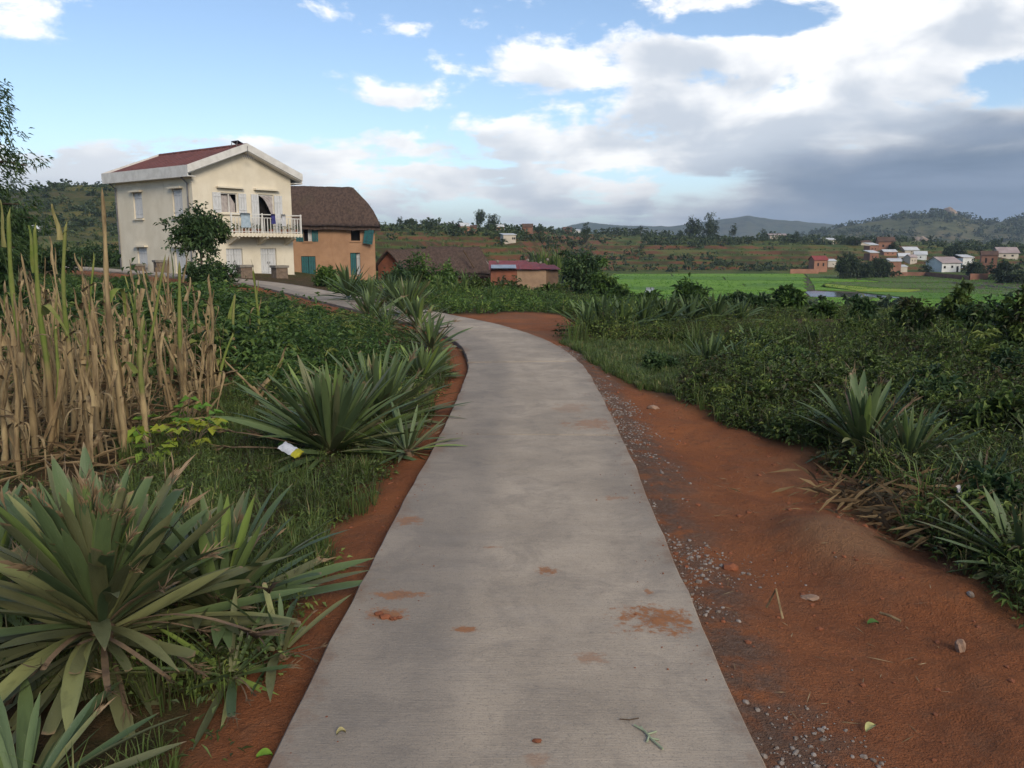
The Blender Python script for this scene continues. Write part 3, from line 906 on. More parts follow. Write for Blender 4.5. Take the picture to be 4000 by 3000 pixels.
def paddy(pts, m, dz=0.0, name='paddy'):
    """one field: a crop canopy with thickness, standing a little above its bund"""
    p = np.array([atz(a, b, RZ)[:2] for a, b in pts]); c = p.mean(0); n = len(p)
    i_ = c + (p - c) * .985
    V = [(x, y, RZ - .3) for x, y in i_] + [(x, y, RZ + dz) for x, y in i_]
    T = []; Q = [(a, (a + 1) % n, n + (a + 1) % n, n + a) for a in range(n)]
    V.append((c[0], c[1], RZ + dz)); T = [(2 * n, n + a, n + (a + 1) % n) for a in range(n)]
    return mesh_tri(name, V, T, m, rice_f, quads=Q)


rows = [(586, 590), (596, 599), (603.5, 606.5), (611, 613), (618.5, 620.5), (626, 628), (634, 636), (644, 646), (662, 664)]
xl, xm = 1322, 1735
cls = [0, 1, 0, 0, 1, 0, 1, 0]
for i in range(len(rows) - 1):
    (a0, b0), (a1, b1) = rows[i], rows[i + 1]
    cut = xl + (xm - xl) * (.3 + .45 * ((i * .618) % 1))
    f_ = (cut - xl) / (xm - xl); m0 = a0 + (b0 - a0) * f_; m1 = a1 + (b1 - a1) * f_
    paddy([(xl, a0), (cut, m0), (cut + 6, m1), (xl, a1)], RM[cls[i]], .02 * (i % 3))
    paddy([(cut + 1, m0), (xm, b0), (xm + 10, b1), (cut + 7, m1)], RM[cls[(i + 3) % 8]], .03 * ((i + 1) % 3))
for pts, m_ in (([(1737, 590), (1850, 597), (1850, 603), (1745, 599)], 3), ([(1747, 600), (1850, 604), (1900, 608), (1800, 607.5), (1750, 606)], 0), ([(1852, 598), (2060, 606), (2060, 611), (1902, 608)], 3),
                ([(1752, 607), (1800, 608.5), (1780, 612), (1756, 613)], 1), ([(1782, 612.5), (1805, 609), (2060, 613), (2100, 622), (1900, 622)], 3), ([(1775, 617), (1785, 613), (1895, 622.5), (1990, 626), (1960, 630), (1850, 628)], 2),
                ([(1758, 614), (1780, 613), (1772, 620), (1850, 629), (1760, 626)], 0), ([(1990, 626.5), (2110, 624), (2220, 630), (2220, 637), (1964, 631)], 3), ([(1850, 630), (1960, 631), (2220, 638.5), (2220, 650), (1980, 645)], 1),
                ([(1760, 641.5), (1850, 643), (1980, 646), (2220, 651), (2220, 668), (1770, 664)], 0)):
    paddy(pts, RM[m_], .02)
w1 = paddy([(1738, 629), (1762, 627.5), (1835, 632), (1960, 640), (1975, 644), (1850, 641), (1750, 640)], M_WATER, -.05, 'flooded_paddy')
w2 = paddy([(1391, 643), (1396, 622), (1413, 622), (1415, 643)], M_WATER, .10, 'flooded_paddy')
bp = np.array([atz(a, b, RZ)[:2] for a, b in ((1310, 583), (1560, 587), (1760, 590), (2000, 602), (2260, 610), (2260, 668), (1300, 668))])
mesh_tri('bund', [(x, y, RZ - .09) for x, y in bp] + [(x, y, RZ - .5) for x, y in bp], [(0, i, i + 1) for i in range(1, 6)], M_BUND, rice_f)
M_TRACK = plain('track_dirt', (0.34, 0.27, 0.22), (0.25, 0.19, 0.15), 1.5, .95)
tp = np.array([atz(a, b, RZ + .1)[:2] for a, b in ((2040, 608), (2085, 611.5), (2130, 616), (2180, 620), (2240, 627), (2300, 632))])
tV = [(x, y + s * .9 + .0, RZ + .12) for x, y in tp for s in (-1, 1)] + [(x, y + s * 1.6, RZ - .3) for x, y in tp for s in (-1, 1)]
mesh_tri('dirt_track', tV, None, M_TRACK, quads=[(2 * i, 2 * i + 2, 2 * i + 3, 2 * i + 1) for i in range(5)] + [(12 + 2 * i, 12 + 2 * i + 2, 2 * i + 2, 2 * i) for i in range(5)] + [(2 * i + 1, 2 * i + 3, 12 + 2 * i + 3, 12 + 2 * i + 1) for i in range(5)])
tag(bpy.data.objects['dirt_track'], kind='structure')
# rice tips along the near edge so that the canopy is not a flat sheet
n = 5000
p0 = np.array([[rng.uniform(1325, 2215), rng.uniform(588, 662)] for _ in range(n)])
P = np.array([np.append(atz(a, b, RZ)[:2], RZ - .05) for a, b in p0])
wet_ = (np.abs(p0[:, 1] - 634) < 9) & (p0[:, 0] > 1735) & (p0[:, 0] < 1980) | (p0[:, 0] > 1388) & (p0[:, 0] < 1418) & (p0[:, 1] > 618)
P = P[~wet_]
M_RICE = leafy('rice_blade', [(0.0, (0.060, 0.150, 0.024)), (0.5, (0.105, 0.247, 0.027)), (1.0, (0.225, 0.330, 0.045))], .3, pscale=.05, patch=.6)
rt_ = soup('rice_shoots', spread([grass_tuft(8, .32, .05, .6, .5, .45) for _ in range(3)], P, rng.uniform(.6, 1.2, len(P))), M_RICE, rice_f); tag(rt_, kind='stuff')


# ================================================================== buildings
def wall_open(L, H, ops, depth=0.16, z0=0.0):
    """upright wall in the local x-z plane facing -y, with real openings and reveals; ops = (x0, x1, z0, z1)"""
    xs = sorted({0.0, L, *[o[0] for o in ops], *[o[1] for o in ops]}); zs = sorted({z0, H, *[o[2] for o in ops], *[o[3] for o in ops]})
    V = []; Q = []

    def q(*p):
        b = len(V); V.extend(p); Q.append((b, b + 1, b + 2, b + 3))
    for a, b in zip(xs[:-1], xs[1:]):
        for c_, d in zip(zs[:-1], zs[1:]):
            mx, mz = (a + b) / 2, (c_ + d) / 2
            if any(o[0] < mx < o[1] and o[2] < mz < o[3] for o in ops): continue
            q((a, 0, c_), (b, 0, c_), (b, 0, d), (a, 0, d))
    for x0, x1, a, b in ops:
        q((x0, 0, a), (x0, 0, b), (x0, depth, b), (x0, depth, a)); q((x1, 0, b), (x1, 0, a), (x1, depth, a), (x1, depth, b))
        q((x0, 0, b), (x1, 0, b), (x1, depth, b), (x0, depth, b)); q((x1, 0, a), (x0, 0, a), (x0, depth, a), (x1, depth, a))
    return V, Q


def place_wall(V, org, dx, dn):
    """map local wall coordinates: x along dx, y (depth) along dn"""
    V = np.asarray(V, float); org = np.asarray(org, float)
    return org + V[:, :1] * np.asarray(dx, float) + V[:, 1:2] * np.asarray(dn, float) + V[:, 2:3] * np.array([0, 0, 1.])


k = NT('cream_plaster', 0.9, .2)
s1 = k.noise(.9, 6, .6, k.obj); st_ = k.noise(2.2, 6, .65, k.obj, .2, (1, 1, .25))
c = k.mix(k.rng(s1, .35, .65), (0.70, 0.63, 0.50), (0.63, 0.56, 0.435))
c = k.mix(k.math('MULTIPLY', k.rng(st_, .55, .8), .35), c, (0.42, 0.36, 0.26))
k.color(c); k.bump(k.noise(40, 4, .6, k.obj), .25, .02); M_CREAM = k.m
M_WHITE = plain('white_paint', (0.66, 0.64, 0.60), (0.55, 0.53, 0.49), 2.5, .65, .1, 30, obj=True)
M_SHUT = plain('shutter_white', (0.60, 0.60, 0.60), (0.48, 0.48, 0.47), 5, .7, .2, 20, obj=True, stretch=(4, 4, .5))
M_REDROOF = plain('red_roof_sheet', (0.19, 0.075, 0.065), (0.14, 0.06, 0.055), 1.2, .8, .1, 8, obj=True)
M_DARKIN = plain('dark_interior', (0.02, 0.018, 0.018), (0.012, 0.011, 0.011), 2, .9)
M_CURT = plain('curtain_cloth', (0.42, 0.38, 0.36), (0.33, 0.29, 0.28), 5, .9, obj=True)
M_METAL = plain('grey_metal', (0.16, 0.16, 0.17), (0.10, 0.10, 0.11), 4, .5, obj=True)
M_BRICK = plain('pier_brick', (0.20, 0.145, 0.105), (0.13, 0.095, 0.07), 7, .9, .5, 25, obj=True)
M_CAP = plain('cement_cap', (0.24, 0.215, 0.18), (0.17, 0.15, 0.125), 6, .9, .3, 25, obj=True)
k = NT('solar_glass', .15, .5); k.color((0.02, 0.028, 0.05)); M_SOLAR = k.m

TH = R(52.5)
HC = atY(765.8 / 1.80832, 985 / 1.80832, 47.0); HB = -0.35
W_, D_, EV = 6.75, 8.5, 5.36               # front width, depth, eave height (absolute = HB + z)
house = empty('white_house', (HC[0], HC[1], HB), TH)
tag(house, 'two-storey cream plastered house with red metal roof and white balcony', 'house')


def zl(z): return z - HB


EX, EY = np.array([1., 0, 0]), np.array([0, 1., 0])
# front gable wall (faces -y locally)
fr_ops = [(1.78, 2.90, zl(3.50), zl(4.60)), (4.34, 5.42, zl(2.36), zl(4.62)), (4.30, 5.46, zl(-.30), zl(1.40)), (1.93, 3.05, zl(-.30), zl(1.40))]
V, Q = wall_open(W_, zl(EV), fr_ops)
n0 = len(V); AP = zl(7.02); V += [(0, 0, zl(EV)), (W_, 0, zl(EV)), (W_, 0, zl(5.70)), (W_ / 2, 0, AP), (0, 0, zl(5.70))]
mesh_tri('wall', place_wall(V, (0, 0, 0), EX, EY), [(n0 + 2, n0 + 3, n0 + 4)], M_CREAM, house, quads=list(Q) + [(n0, n0 + 1, n0 + 2, n0 + 4)])
# left wall (faces -x locally): local wall x runs from the back corner to the front corner
lf = [(5.33, 6.40), (1.15, 2.00)]
lf_ops = [(D_ - 6.42, D_ - 5.42, zl(3.20), zl(4.72)), (D_ - 2.05, D_ - 1.05, zl(3.20), zl(4.76)), (D_ - 6.38, D_ - 5.28, zl(-.05), zl(1.46)), (D_ - 2.20, D_ - 1.12, zl(-.05), zl(1.46))]
V, Q = wall_open(D_, zl(EV), lf_ops)
mesh_tri('wall', place_wall(V, (0, D_, 0), -EY, EX), None, M_CREAM, house, quads=Q)
mb = MB(); mb.add([(W_, 0, 0), (W_, D_, 0), (W_, D_, zl(EV)), (W_, 0, zl(EV)), (0, D_, 0), (0, D_, zl(EV)), (W_ / 2, D_, AP)], [(0, 1, 2, 3), (1, 4, 5, 2)], [(2, 5, 6)])
mb.build('wall', M_CREAM, house)
MB().box(-.05, W_ + .05, -.05, D_ + .05, -.6, .12).build('plinth', M_CAP, house)
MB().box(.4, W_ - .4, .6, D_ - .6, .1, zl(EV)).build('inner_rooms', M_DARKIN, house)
# roof: two slopes, white fascia and verge boards
OV = .48; RZt = zl(7.36); EZ = zl(5.86); hw = W_ / 2
for sgn in (-1, 1):
    xe = hw + sgn * (hw + OV); th = .07
    b = [(hw, -OV, RZt - th), (hw, D_ + OV, RZt - th), (xe, D_ + OV, EZ - th), (xe, -OV, EZ - th)]
    t_ = [(x, y, z + th) for x, y, z in b]
    sl = (MB().hexa(b, t_) if sgn > 0 else MB().hexa(b[::-1], t_[::-1])).build('roof_slope', M_REDROOF, house)
    for i in range(14):                      # standing seams
        y = -OV + .35 + i * (D_ + 2 * OV - .7) / 13; d = .03
        bb = [(hw, y - d, RZt), (hw, y + d, RZt), (xe, y + d, EZ), (xe, y - d, EZ)]
        MB().hexa(bb if sgn > 0 else bb[::-1], [(x, yy_, z + .035) for x, yy_, z in (bb if sgn > 0 else bb[::-1])]).build('roof_seam', M_REDROOF, sl)
    MB().box(min(xe, xe + sgn * .05), max(xe, xe + sgn * .05), -OV - .003, D_ + OV + .003, zl(5.34), EZ + .10).build('fascia', M_WHITE, house)
    x0, x1 = sorted((xe, hw + sgn * (hw + .002)))
    MB().box(x0, x1, -OV + .05, D_ + OV - .05, zl(5.352), zl(5.40)).build('soffit', M_WHITE, house)
    for y0, y1 in ((-OV - .06, -OV), (D_ + OV, D_ + OV + .06)):
        h0 = .42
        bb = [(hw, y0, RZt + .10 - h0), (hw, y1, RZt + .10 - h0), (xe + sgn * .052, y1, EZ + .10 - h0), (xe + sgn * .052, y0, EZ + .10 - h0)]
        tt = [(x, y, z + h0) for x, y, z in bb]
        (MB().hexa(bb, tt) if sgn > 0 else MB().hexa(bb[::-1], tt[::-1])).build('verge_board', M_WHITE, house)
        if y0 < 0:                           # soffit strip under the front verge
            bb = [(hw, -OV, zl(7.0)), (hw, 0, zl(7.0)), (xe, 0, zl(5.50)), (xe, -OV, zl(5.50))]; tt = [(x, y, z + .03) for x, y, z in bb]
            (MB().hexa(bb, tt) if sgn > 0 else MB().hexa(bb[::-1], tt[::-1])).build('soffit', M_WHITE, house)
MB().tube([(hw, -OV, RZt + .02), (hw, D_ + OV, RZt + .02)], .09, 8).build('ridge_cap', M_REDROOF, house)
# downpipes
for p in ((-.08, .35), (-.08, D_ - .15)):
    MB().tube([(-OV + .05, p[1], zl(5.35)), (-.08, p[1], zl(5.05)), (-.08, p[1], .1)], .045, 8).build('downpipe', M_METAL, house)


def shutter(x0, x1, z0, z1, y, n=3, parent=house, m=M_SHUT, name='shutter'):
    mb = MB(); w = (x1 - x0) / n
    for i in range(n): mb.box(x0 + i * w + .006, x0 + (i + 1) * w - .006, y - .02, y + .02, z0, z1)
    for zf in (.18, .82): mb.box(x0 + .03, x1 - .03, y - .04, y - .021, z0 + (z1 - z0) * zf - .04, z0 + (z1 - z0) * zf + .04)
    return mb.build(name, m, parent)


def shutter_l(y0, y1, z0, z1, x, n=3):       # in the left wall
    mb = MB(); w = (y1 - y0) / n
    for i in range(n): mb.box(x - .02, x + .02, y0 + i * w + .006, y0 + (i + 1) * w - .006, z0, z1)
    for zf in (.18, .82): mb.box(x - .04, x - .021, y0 + .03, y1 - .03, z0 + (z1 - z0) * zf - .04, z0 + (z1 - z0) * zf + .04)
    return mb.build('shutter', M_SHUT, house)


for (y0, y1, z0, z1) in ((5.42, 6.42, 3.20, 4.72), (1.05, 2.05, 3.20, 4.76), (5.28, 6.38, -.05, 1.46), (1.12, 2.20, -.05, 1.46)):
    ym = (y0 + y1) / 2
    for a, b in ((y0 + .03, ym - .01), (ym + .01, y1 - .03)): shutter_l(a, b, zl(z0) + .03, zl(z1) - .03, .09)
    MB().box(-.24, .0, y0 - .14, y1 + .14, zl(z1) + .03, zl(z1) + .13).build('lintel_hood', M_CREAM, house)
    if z0 > 1: MB().box(-.12, .0, y0 - .1, y1 + .1, zl(z0) - .10, zl(z0) - .01).build('sill', M_CREAM, house)
# upper front window: hood, sill, opened shutters, glazing bars, curtain
MB().box(1.50, 3.25, -.26, 0, zl(4.86), zl(4.95)).build('lintel_hood', M_CREAM, house)
MB().box(4.02, 5.75, -.26, 0, zl(4.86), zl(4.95)).build('lintel_hood', M_CREAM, house)
MB().box(1.45, 3.30, -.12, 0, zl(3.36), zl(3.46)).build('sill', M_CREAM, house)
shutter(1.22, 1.76, zl(3.47), zl(4.60), -.045); shutter(2.92, 3.46, zl(3.47), zl(4.60), -.045)
wf = MB().box(1.78, 1.84, .06, .12, zl(3.50), zl(4.60)).box(2.84, 2.90, .06, .12, zl(3.50), zl(4.60)).box(1.84, 2.84, .06, .12, zl(4.54), zl(4.60)).box(2.31, 2.37, .06, .12, zl(3.50), zl(4.54)).build('window_frame', M_WHITE, house)
cv = [(1.84 + .1 * i, .20 + .02 * (i % 2), z) for z in (zl(3.50), zl(4.50)) for i in range(11)]
cv[11 + 8:11 + 11] = [(2.64, .22, zl(4.30)), (2.74, .2, zl(4.15)), (2.84, .22, zl(4.02))]
mesh_tri('curtain', cv, None, M_CURT, house, quads=[(i, i + 1, i + 12, i + 11) for i in range(10)])
# french door: one leaf opened each side, dark room, swept curtain
shutter(3.80, 4.32, zl(2.38), zl(4.60), -.045); shutter(5.44, 6.02, zl(2.38), zl(4.60), -.045)
MB().box(4.34, 4.40, .06, .12, zl(2.36), zl(4.62)).box(5.36, 5.42, .06, .12, zl(2.36), zl(4.62)).box(4.40, 5.36, .06, .12, zl(4.55), zl(4.62)).build('door_frame', M_WHITE, house)
cv = []; cq = []
for i in range(9):
    t = i / 8; xl_ = 4.42 + .92 * t ** .55; zt = zl(4.55) - 1.35 * t
    for j in range(6): cv.append((xl_ + (5.36 - xl_) * j / 5, .03 + .02 * ((i + j) % 2), zt + (.0 if i else 0) - .1 * (j / 5) * t))
for i in range(8):
    for j in range(5): cq.append((i * 6 + j, i * 6 + j + 1, (i + 1) * 6 + j + 1, (i + 1) * 6 + j))
mesh_tri('curtain', cv, None, M_CURT, house, quads=cq)
# ground floor doors
for x0, x1 in ((4.30, 5.46), (1.93, 3.05)):
    xm_ = (x0 + x1) / 2
    for a, b in ((x0 + .03, xm_ - .01), (xm_ + .01, x1 - .03)):
        d_ = shutter(a, b, zl(-.28), zl(1.38), .09, 3, house, M_SHUT, 'door_leaf')
        MB().tube([(xm_ + (.08 if a > xm_ else -.08), .03, zl(.5)), (xm_ + (.08 if a > xm_ else -.08), .03, zl(.62))], .02, 6).build('handle', M_METAL, d_)
# balcony
bx0, bx1, by = 1.70, 6.72, -1.0
slab_ = MB().box(bx0, bx1, by, -.004, zl(2.12), zl(2.30)).build('balcony_slab', M_CREAM, house)
for i in range(20):
    x = bx0 + .06 + i * (bx1 - bx0 - .24) / 19
    MB().box(x, x + .13, by - .05, by - .002, zl(2.08), zl(2.26)).build('dentil_block', M_CREAM, slab_)
for x in (2.2, 4.2, 6.2):
    MB().add([(x - .1, -.003, zl(1.60)), (x + .1, -.003, zl(1.60)), (x - .1, -.003, zl(2.12)), (x + .1, -.003, zl(2.12)), (x - .1, by + .1, zl(2.12)), (x + .1, by + .1, zl(2.12)), (x - .1, by + .1, zl(2.0)), (x + .1, by + .1, zl(2.0))],
             [(0, 1, 7, 6), (6, 7, 5, 4), (0, 6, 4, 2), (1, 3, 5, 7)]).build('bracket', M_CREAM, house)
rl = MB(); zr = zl(3.42)
rl.box(bx0, bx1, by + .02, by + .07, zr - .05, zr).box(bx0, bx1, by + .02, by + .07, zr - .24, zr - .20).box(bx0, bx1, by + .025, by + .065, zl(2.36), zl(2.40))
rl.box(bx1 - .05, bx1, by + .071, -.01, zr - .05, zr).box(bx1 - .045, bx1 - .005, by + .071, -.01, zr - .24, zr - .20)
rail = rl.build('balcony_rail', M_WHITE, house)
for i in range(23):
    x = bx0 + .1 + i * (bx1 - bx0 - .2) / 22
    MB().box(x - .02, x + .02, by + .028, by + .062, zl(2.30), zr - .24).build('baluster', M_WHITE, rail)
for i in range(4):
    y = by + .22 + i * .21
    MB().box(bx1 - .045, bx1 - .005, y - .02, y + .02, zl(2.30), zr - .24).build('baluster', M_WHITE, rail)
for x in (bx0 + .05, 3.85, bx1 - .06): MB().box(x - .035, x + .035, by + .01, by + .08, zl(2.302), zr + .04).build('rail_post', M_WHITE, rail)
# roof-mounted solar panel on legs, aerial on the gable
sp_ = MB().hexa([(hw - .1, .2, RZt + .28), (hw + 1.3, .2, RZt - .30), (hw + 1.3, .9, RZt - .30), (hw - .1, .9, RZt + .28)], [(hw - .09, .2, RZt + .31), (hw + 1.31, .2, RZt - .27), (hw + 1.31, .9, RZt - .27), (hw - .09, .9, RZt + .31)]).build('solar_panel', M_SOLAR, house)
for y in (.28, .82): MB().tube([(hw - .08, y, RZt + .28), (hw - .16, y, RZt - .02)], .02, 6).build('panel_leg', M_METAL, house)
an = MB().tube([(hw, -.55, zl(7.30)), (hw, -.55, zl(6.62))], .018, 6); an.build('aerial_mast', M_METAL, house)
mb = MB()
for i in range(5): mb.tube([(hw - .28 + i * .14, -.62, zl(6.56)), (hw - .36 + i * .14, -.56, zl(6.80))], .012, 5)
mb.tube([(hw - .34, -.58, zl(6.68)), (hw + .34, -.58, zl(6.68))], .014, 5); mb.build('aerial', M_METAL, house)

# things on the balcony
HM = Matrix.Translation((HC[0], HC[1], HB)) @ Matrix.Rotation(TH, 4, 'Z')


def hw_pt(x, y, z): return HM @ Vector((x, y, z))


def cloth(name, x0, x1, z0, z1, m, label, cat_):
    V = []; Q = []
    for i in range(7):
        for j in range(5):
            x = x0 + (x1 - x0) * i / 6; z = z1 + (z0 - z1) * j / 4
            V.append(tuple(hw_pt(x, by - .015 - .02 * math.sin(i * 1.7 + j), z)))
    b = len(V)
    for i in range(7): V.append(tuple(hw_pt(x0 + (x1 - x0) * i / 6, by + .045, z1 + .03)))
    for i in range(7): V.append(tuple(hw_pt(x0 + (x1 - x0) * i / 6, by + .095, z1 - .25)))
    for i in range(6):
        for j in range(4): Q.append((i * 5 + j, (i + 1) * 5 + j, (i + 1) * 5 + j + 1, i * 5 + j + 1))
        Q.append((i * 5, (i + 1) * 5, b + i + 1, b + i)); Q.append((b + i, b + i + 1, b + 7 + i + 1, b + 7 + i))
    o = mesh_tri(name, V, None, m, quads=Q, smooth=True); tag(o, label, cat_)


cloth('towel', 2.35, 2.99, zl(2.62), zl(3.42), plain('towel_blue', (0.38, 0.46, 0.52), (0.30, 0.38, 0.44), 6, .95), 'pale blue towel hung over the balcony rail', 'towel')
cloth('cloth', 4.45, 4.75, zl(2.86), zl(3.42), plain('cloth_indigo', (0.05, 0.05, 0.20), (0.035, 0.035, 0.14), 6, .95), 'small indigo cloth drying on the balcony rail', 'cloth')
cloth('cloth', 5.2, 5.5, zl(2.75), zl(3.42), plain('cloth_white', (0.55, 0.55, 0.56), (0.46, 0.46, 0.48), 6, .95), 'white cloth hanging beside the indigo one on the rail', 'cloth')
M_POT = plain('terracotta', (0.26, 0.11, 0.06), (0.18, 0.08, 0.045), 8, .9)
pot_words = ['beside the blue towel', 'under the blue towel', 'right of the blue towel', 'below the dark open doorway', 'under the indigo cloth', 'under the white cloth', 'next to the white cloth', 'in the balcony corner']
for i, x in enumerate((2.1, 2.7, 3.15, 3.7, 4.6, 5.35, 5.85, 6.45)):
    p = hw_pt(x, by + .24, zl(2.30)); o = empty('flower_pot', p)
    tag(o, 'terracotta pot with a leafy plant ' + pot_words[i], 'flower pot', 'pots along the balcony')
    an_ = np.arange(10) / 10 * 6.283
    V = np.vstack([np.c_[np.cos(an_) * r, np.sin(an_) * r, np.full(10, z)] for r, z in ((.09, 0), (.13, .22), (.145, .22), (.145, .26), (.12, .26), (.11, .2))])
    mesh_tri('pot', V, [(50 + (j + 1) % 10, 50 + j, 50) for j in range(1, 9)], M_POT, o, quads=[(a * 10 + j, a * 10 + (j + 1) % 10, (a + 1) * 10 + (j + 1) % 10, (a + 1) * 10 + j) for a in range(5) for j in range(10)])
    v, t, a = bushy(60, .2, .22 + .25 * rng.random(), .12, .06, .1); soup('leaves', (v + np.array([0, 0, .22]), t, a), M_DARK, o)

# low piers and parapet beside the path
pier_words = ['left of the closed double door', 'right of the closed double door', 'in front of the left windows', 'nearest the back corner of the house']
for i, (px, py, yy_, w, h) in enumerate(((529, 607, 43.5, .62, .72), (605, 612, 45.0, .66, .85), (346, 582, 48.5, .55, .42), (300, 592, 50, .6, .5))):
    p = atY(px, py, yy_); o = empty('pier', p, R(40)); tag(o, 'squat brick pier with cement cap ' + pier_words[i], 'pier', 'piers along the terrace')
    MB().box(-w / 2, w / 2, -w / 2, w / 2, -.6, h).build('shaft', M_BRICK, o)
    MB().box(-w / 2 - .06, w / 2 + .06, -w / 2 - .06, w / 2 + .06, h, h + .12).build('cap', M_CAP, o)

# ------------------------------------------------------------------ orange earth house with thatch
M_OCHRE = None
k = NT('ochre_mud', .95, .1)
s1 = k.noise(.8, 6, .62, k.obj); st_ = k.noise(1.8, 6, .65, k.obj, .2, (1, 1, .3))
c = k.mix(k.rng(s1, .35, .65), (0.38, 0.225, 0.135), (0.30, 0.175, 0.105)); c = k.mix(k.math('MULTIPLY', k.rng(st_, .5, .75), .5), c, (0.27, 0.15, 0.09))
k.color(c); k.bump(k.noise(14, 5, .65, k.obj), .5, .03); M_OCHRE = k.m
M_REDMUD = plain('red_mud', (0.26, 0.095, 0.055), (0.17, 0.07, 0.045), 1.4, .95, .6, 10, obj=True)
M_TEAL = plain('teal_shutter', (0.025, 0.125, 0.13), (0.03, 0.085, 0.095), 4, .7, .3, 14, obj=True, stretch=(3, 3, .5))
k = NT('thatch', .95, .05)
t1 = k.noise(6, 6, .7, k.obj, .1, (1, 1, .25)); t2 = k.noise(30, 5, .7, k.obj, 0, (1, 1, .12)); t3 = k.noise(.6, 4, .6, k.obj)
c = k.mix(k.rng(t1, .35, .65), (0.115, 0.078, 0.062), (0.062, 0.044, 0.038)); c = k.mix(k.math('MULTIPLY', k.rng(t2, .5, .75), .5), c, (0.16, 0.115, 0.09))
c = k.mix(k.math('MULTIPLY', k.rng(t3, .5, .7), .35), c, (0.085, 0.07, 0.05)); k.color(c); k.bump(k.math('ADD', t1, t2), .8, .06); M_THATCH = k.m


def thatch_roof(parent, x0, x1, y0, y1, ze, zr, hipR=1.0, hipL=0.0, th=.22, bulge=.25, seed=1, m=None, nu=60, nv=26):
    """thick thatch: curved slopes over a ridge along x, hipped ends, with a ragged fringe"""
    ym = (y0 + y1) / 2; V = []
    for i in range(nu + 1):
        u = i / nu; x = x0 + (x1 - x0) * u
        for j in range(nv + 1):
            v = -1 + 2 * j / nv; a = abs(v)
            z = zr - (zr - ze) * (a ** (1.0 + .18)) + bulge * (1 - a) * a * .9
            y = ym + (y1 - ym) * v
            # hip: slide the ends inwards with height
            hgt = (z - ze) / (zr - ze)
            xx = x
            if hipR: xx = min(xx, x1 - hipR * max(0, hgt) ** 1.5) if u > .5 else xx
            if hipL: xx = max(xx, x0 + hipL * max(0, hgt) ** 1.5) if u < .5 else xx
            V.append((xx, y, z))
    V = np.array(V); nz_ = fbm(V[:, 0] * 2.2 + V[:, 2], V[:, 1] * 2.2 + V[:, 2] * 2, 4, seed) * .10 + fbm(V[:, 0] * .6, V[:, 1] * .6 + V[:, 2], 2, seed + 4) * .16
    V[:, 2] += nz_
    n1 = len(V); W2 = V.copy(); W2[:, 2] -= th
    Q = []; s = nv + 1
    for i in range(nu):
        for j in range(nv):
            q = (i * s + j, (i + 1) * s + j, (i + 1) * s + j + 1, i * s + j + 1); Q.append(q); Q.append(tuple(n1 + k_ for k_ in q[::-1]))
        for j in (0, nv):
            q = (i * s + j, i * s + j + n1, (i + 1) * s + j + n1, (i + 1) * s + j); Q.append(q if j else q[::-1])
    for i in (0, nu):
        for j in range(nv): Q.append((i * s + j, i * s + j + 1, i * s + j + 1 + n1, i * s + j + n1))
    r_ = mesh_tri('thatch_roof', np.vstack([V, W2]), None, m or M_THATCH, parent, quads=Q, smooth=True)
    # straw ends along the eaves and over the slope
    n = 900; ii = rng.integers(0, nu, n); jj = rng.choice([0, 0, 0, nv, 1, 2, 3], n)
    jj = np.where(rng.random(n) < .5, jj, rng.integers(0, nv, n))
    C = V[ii * s + jj] + rng.normal(size=(n, 3)) * np.array([.08, .03, .02]); C[:, 2] -= np.where(jj == 0, rng.uniform(0, th, n), -.01)
    D = np.stack([.25 * rng.normal(size=n), np.where(jj < nv / 2, -.7, .7), -.55 + .15 * rng.normal(size=n)], 1)
    M_ = leaves(C, D, rng.uniform(.12, .3, n), .02, rng.random(n) * .5); st = soup('straw_ends', M_, M_STRAW_D, r_); tag(st, kind='stuff')
    return r_


M_STRAW_D = leafy('old_straw', [(0.0, (0.05, 0.038, 0.032)), (1.0, (0.15, 0.11, 0.085))], 0.1, .9)
OY = 61.0
or_ = atY(811, 560, OY); ol = -19.6; ob = -1.4
orange = empty('mud_house', (or_[0], OY, ob), R(9.5)); tag(orange, 'two-storey orange mud house with brown thatched roof and teal shutters', 'house')
OL = or_[0] - ol; OD = 4.6
oz = lambda py, yy_=OY: float(atY(1106, py, yy_)[2]) - ob
ox = lambda px: float(atY(px, 540, OY)[0]) - or_[0] + OL     # along the wall from its left end
OH = oz(484)
o_ops = [(ox(661.5), ox(678), oz(521), oz(492.5)), (ox(760), ox(779), oz(520), oz(492)), (ox(654), ox(684), oz(594), oz(553)), (ox(757), ox(778), oz(594), oz(546))]
V, Q = wall_open(OL, OH, o_ops, .22); mesh_tri('wall', place_wall(V, (-OL, 0, 0), EX, EY), None, M_OCHRE, orange, quads=Q)
mb = MB(); mb.add([(0, 0, 0), (0, OD, 0), (0, OD, OH), (0, 0, OH), (-OL, OD, 0), (-OL, OD, OH), (-OL, 0, 0), (-OL, 0, OH)], [(0, 1, 2, 3), (1, 4, 5, 2), (4, 6, 7, 5)]); mb.build('wall', M_OCHRE, orange)
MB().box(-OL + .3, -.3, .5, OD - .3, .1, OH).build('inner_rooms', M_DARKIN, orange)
thatch_roof(orange, -OL - .4, .42, -.42, OD + .42, OH - .18, oz(405, OY + 2.3), 2.0, 1.6, .26, .5, 3)


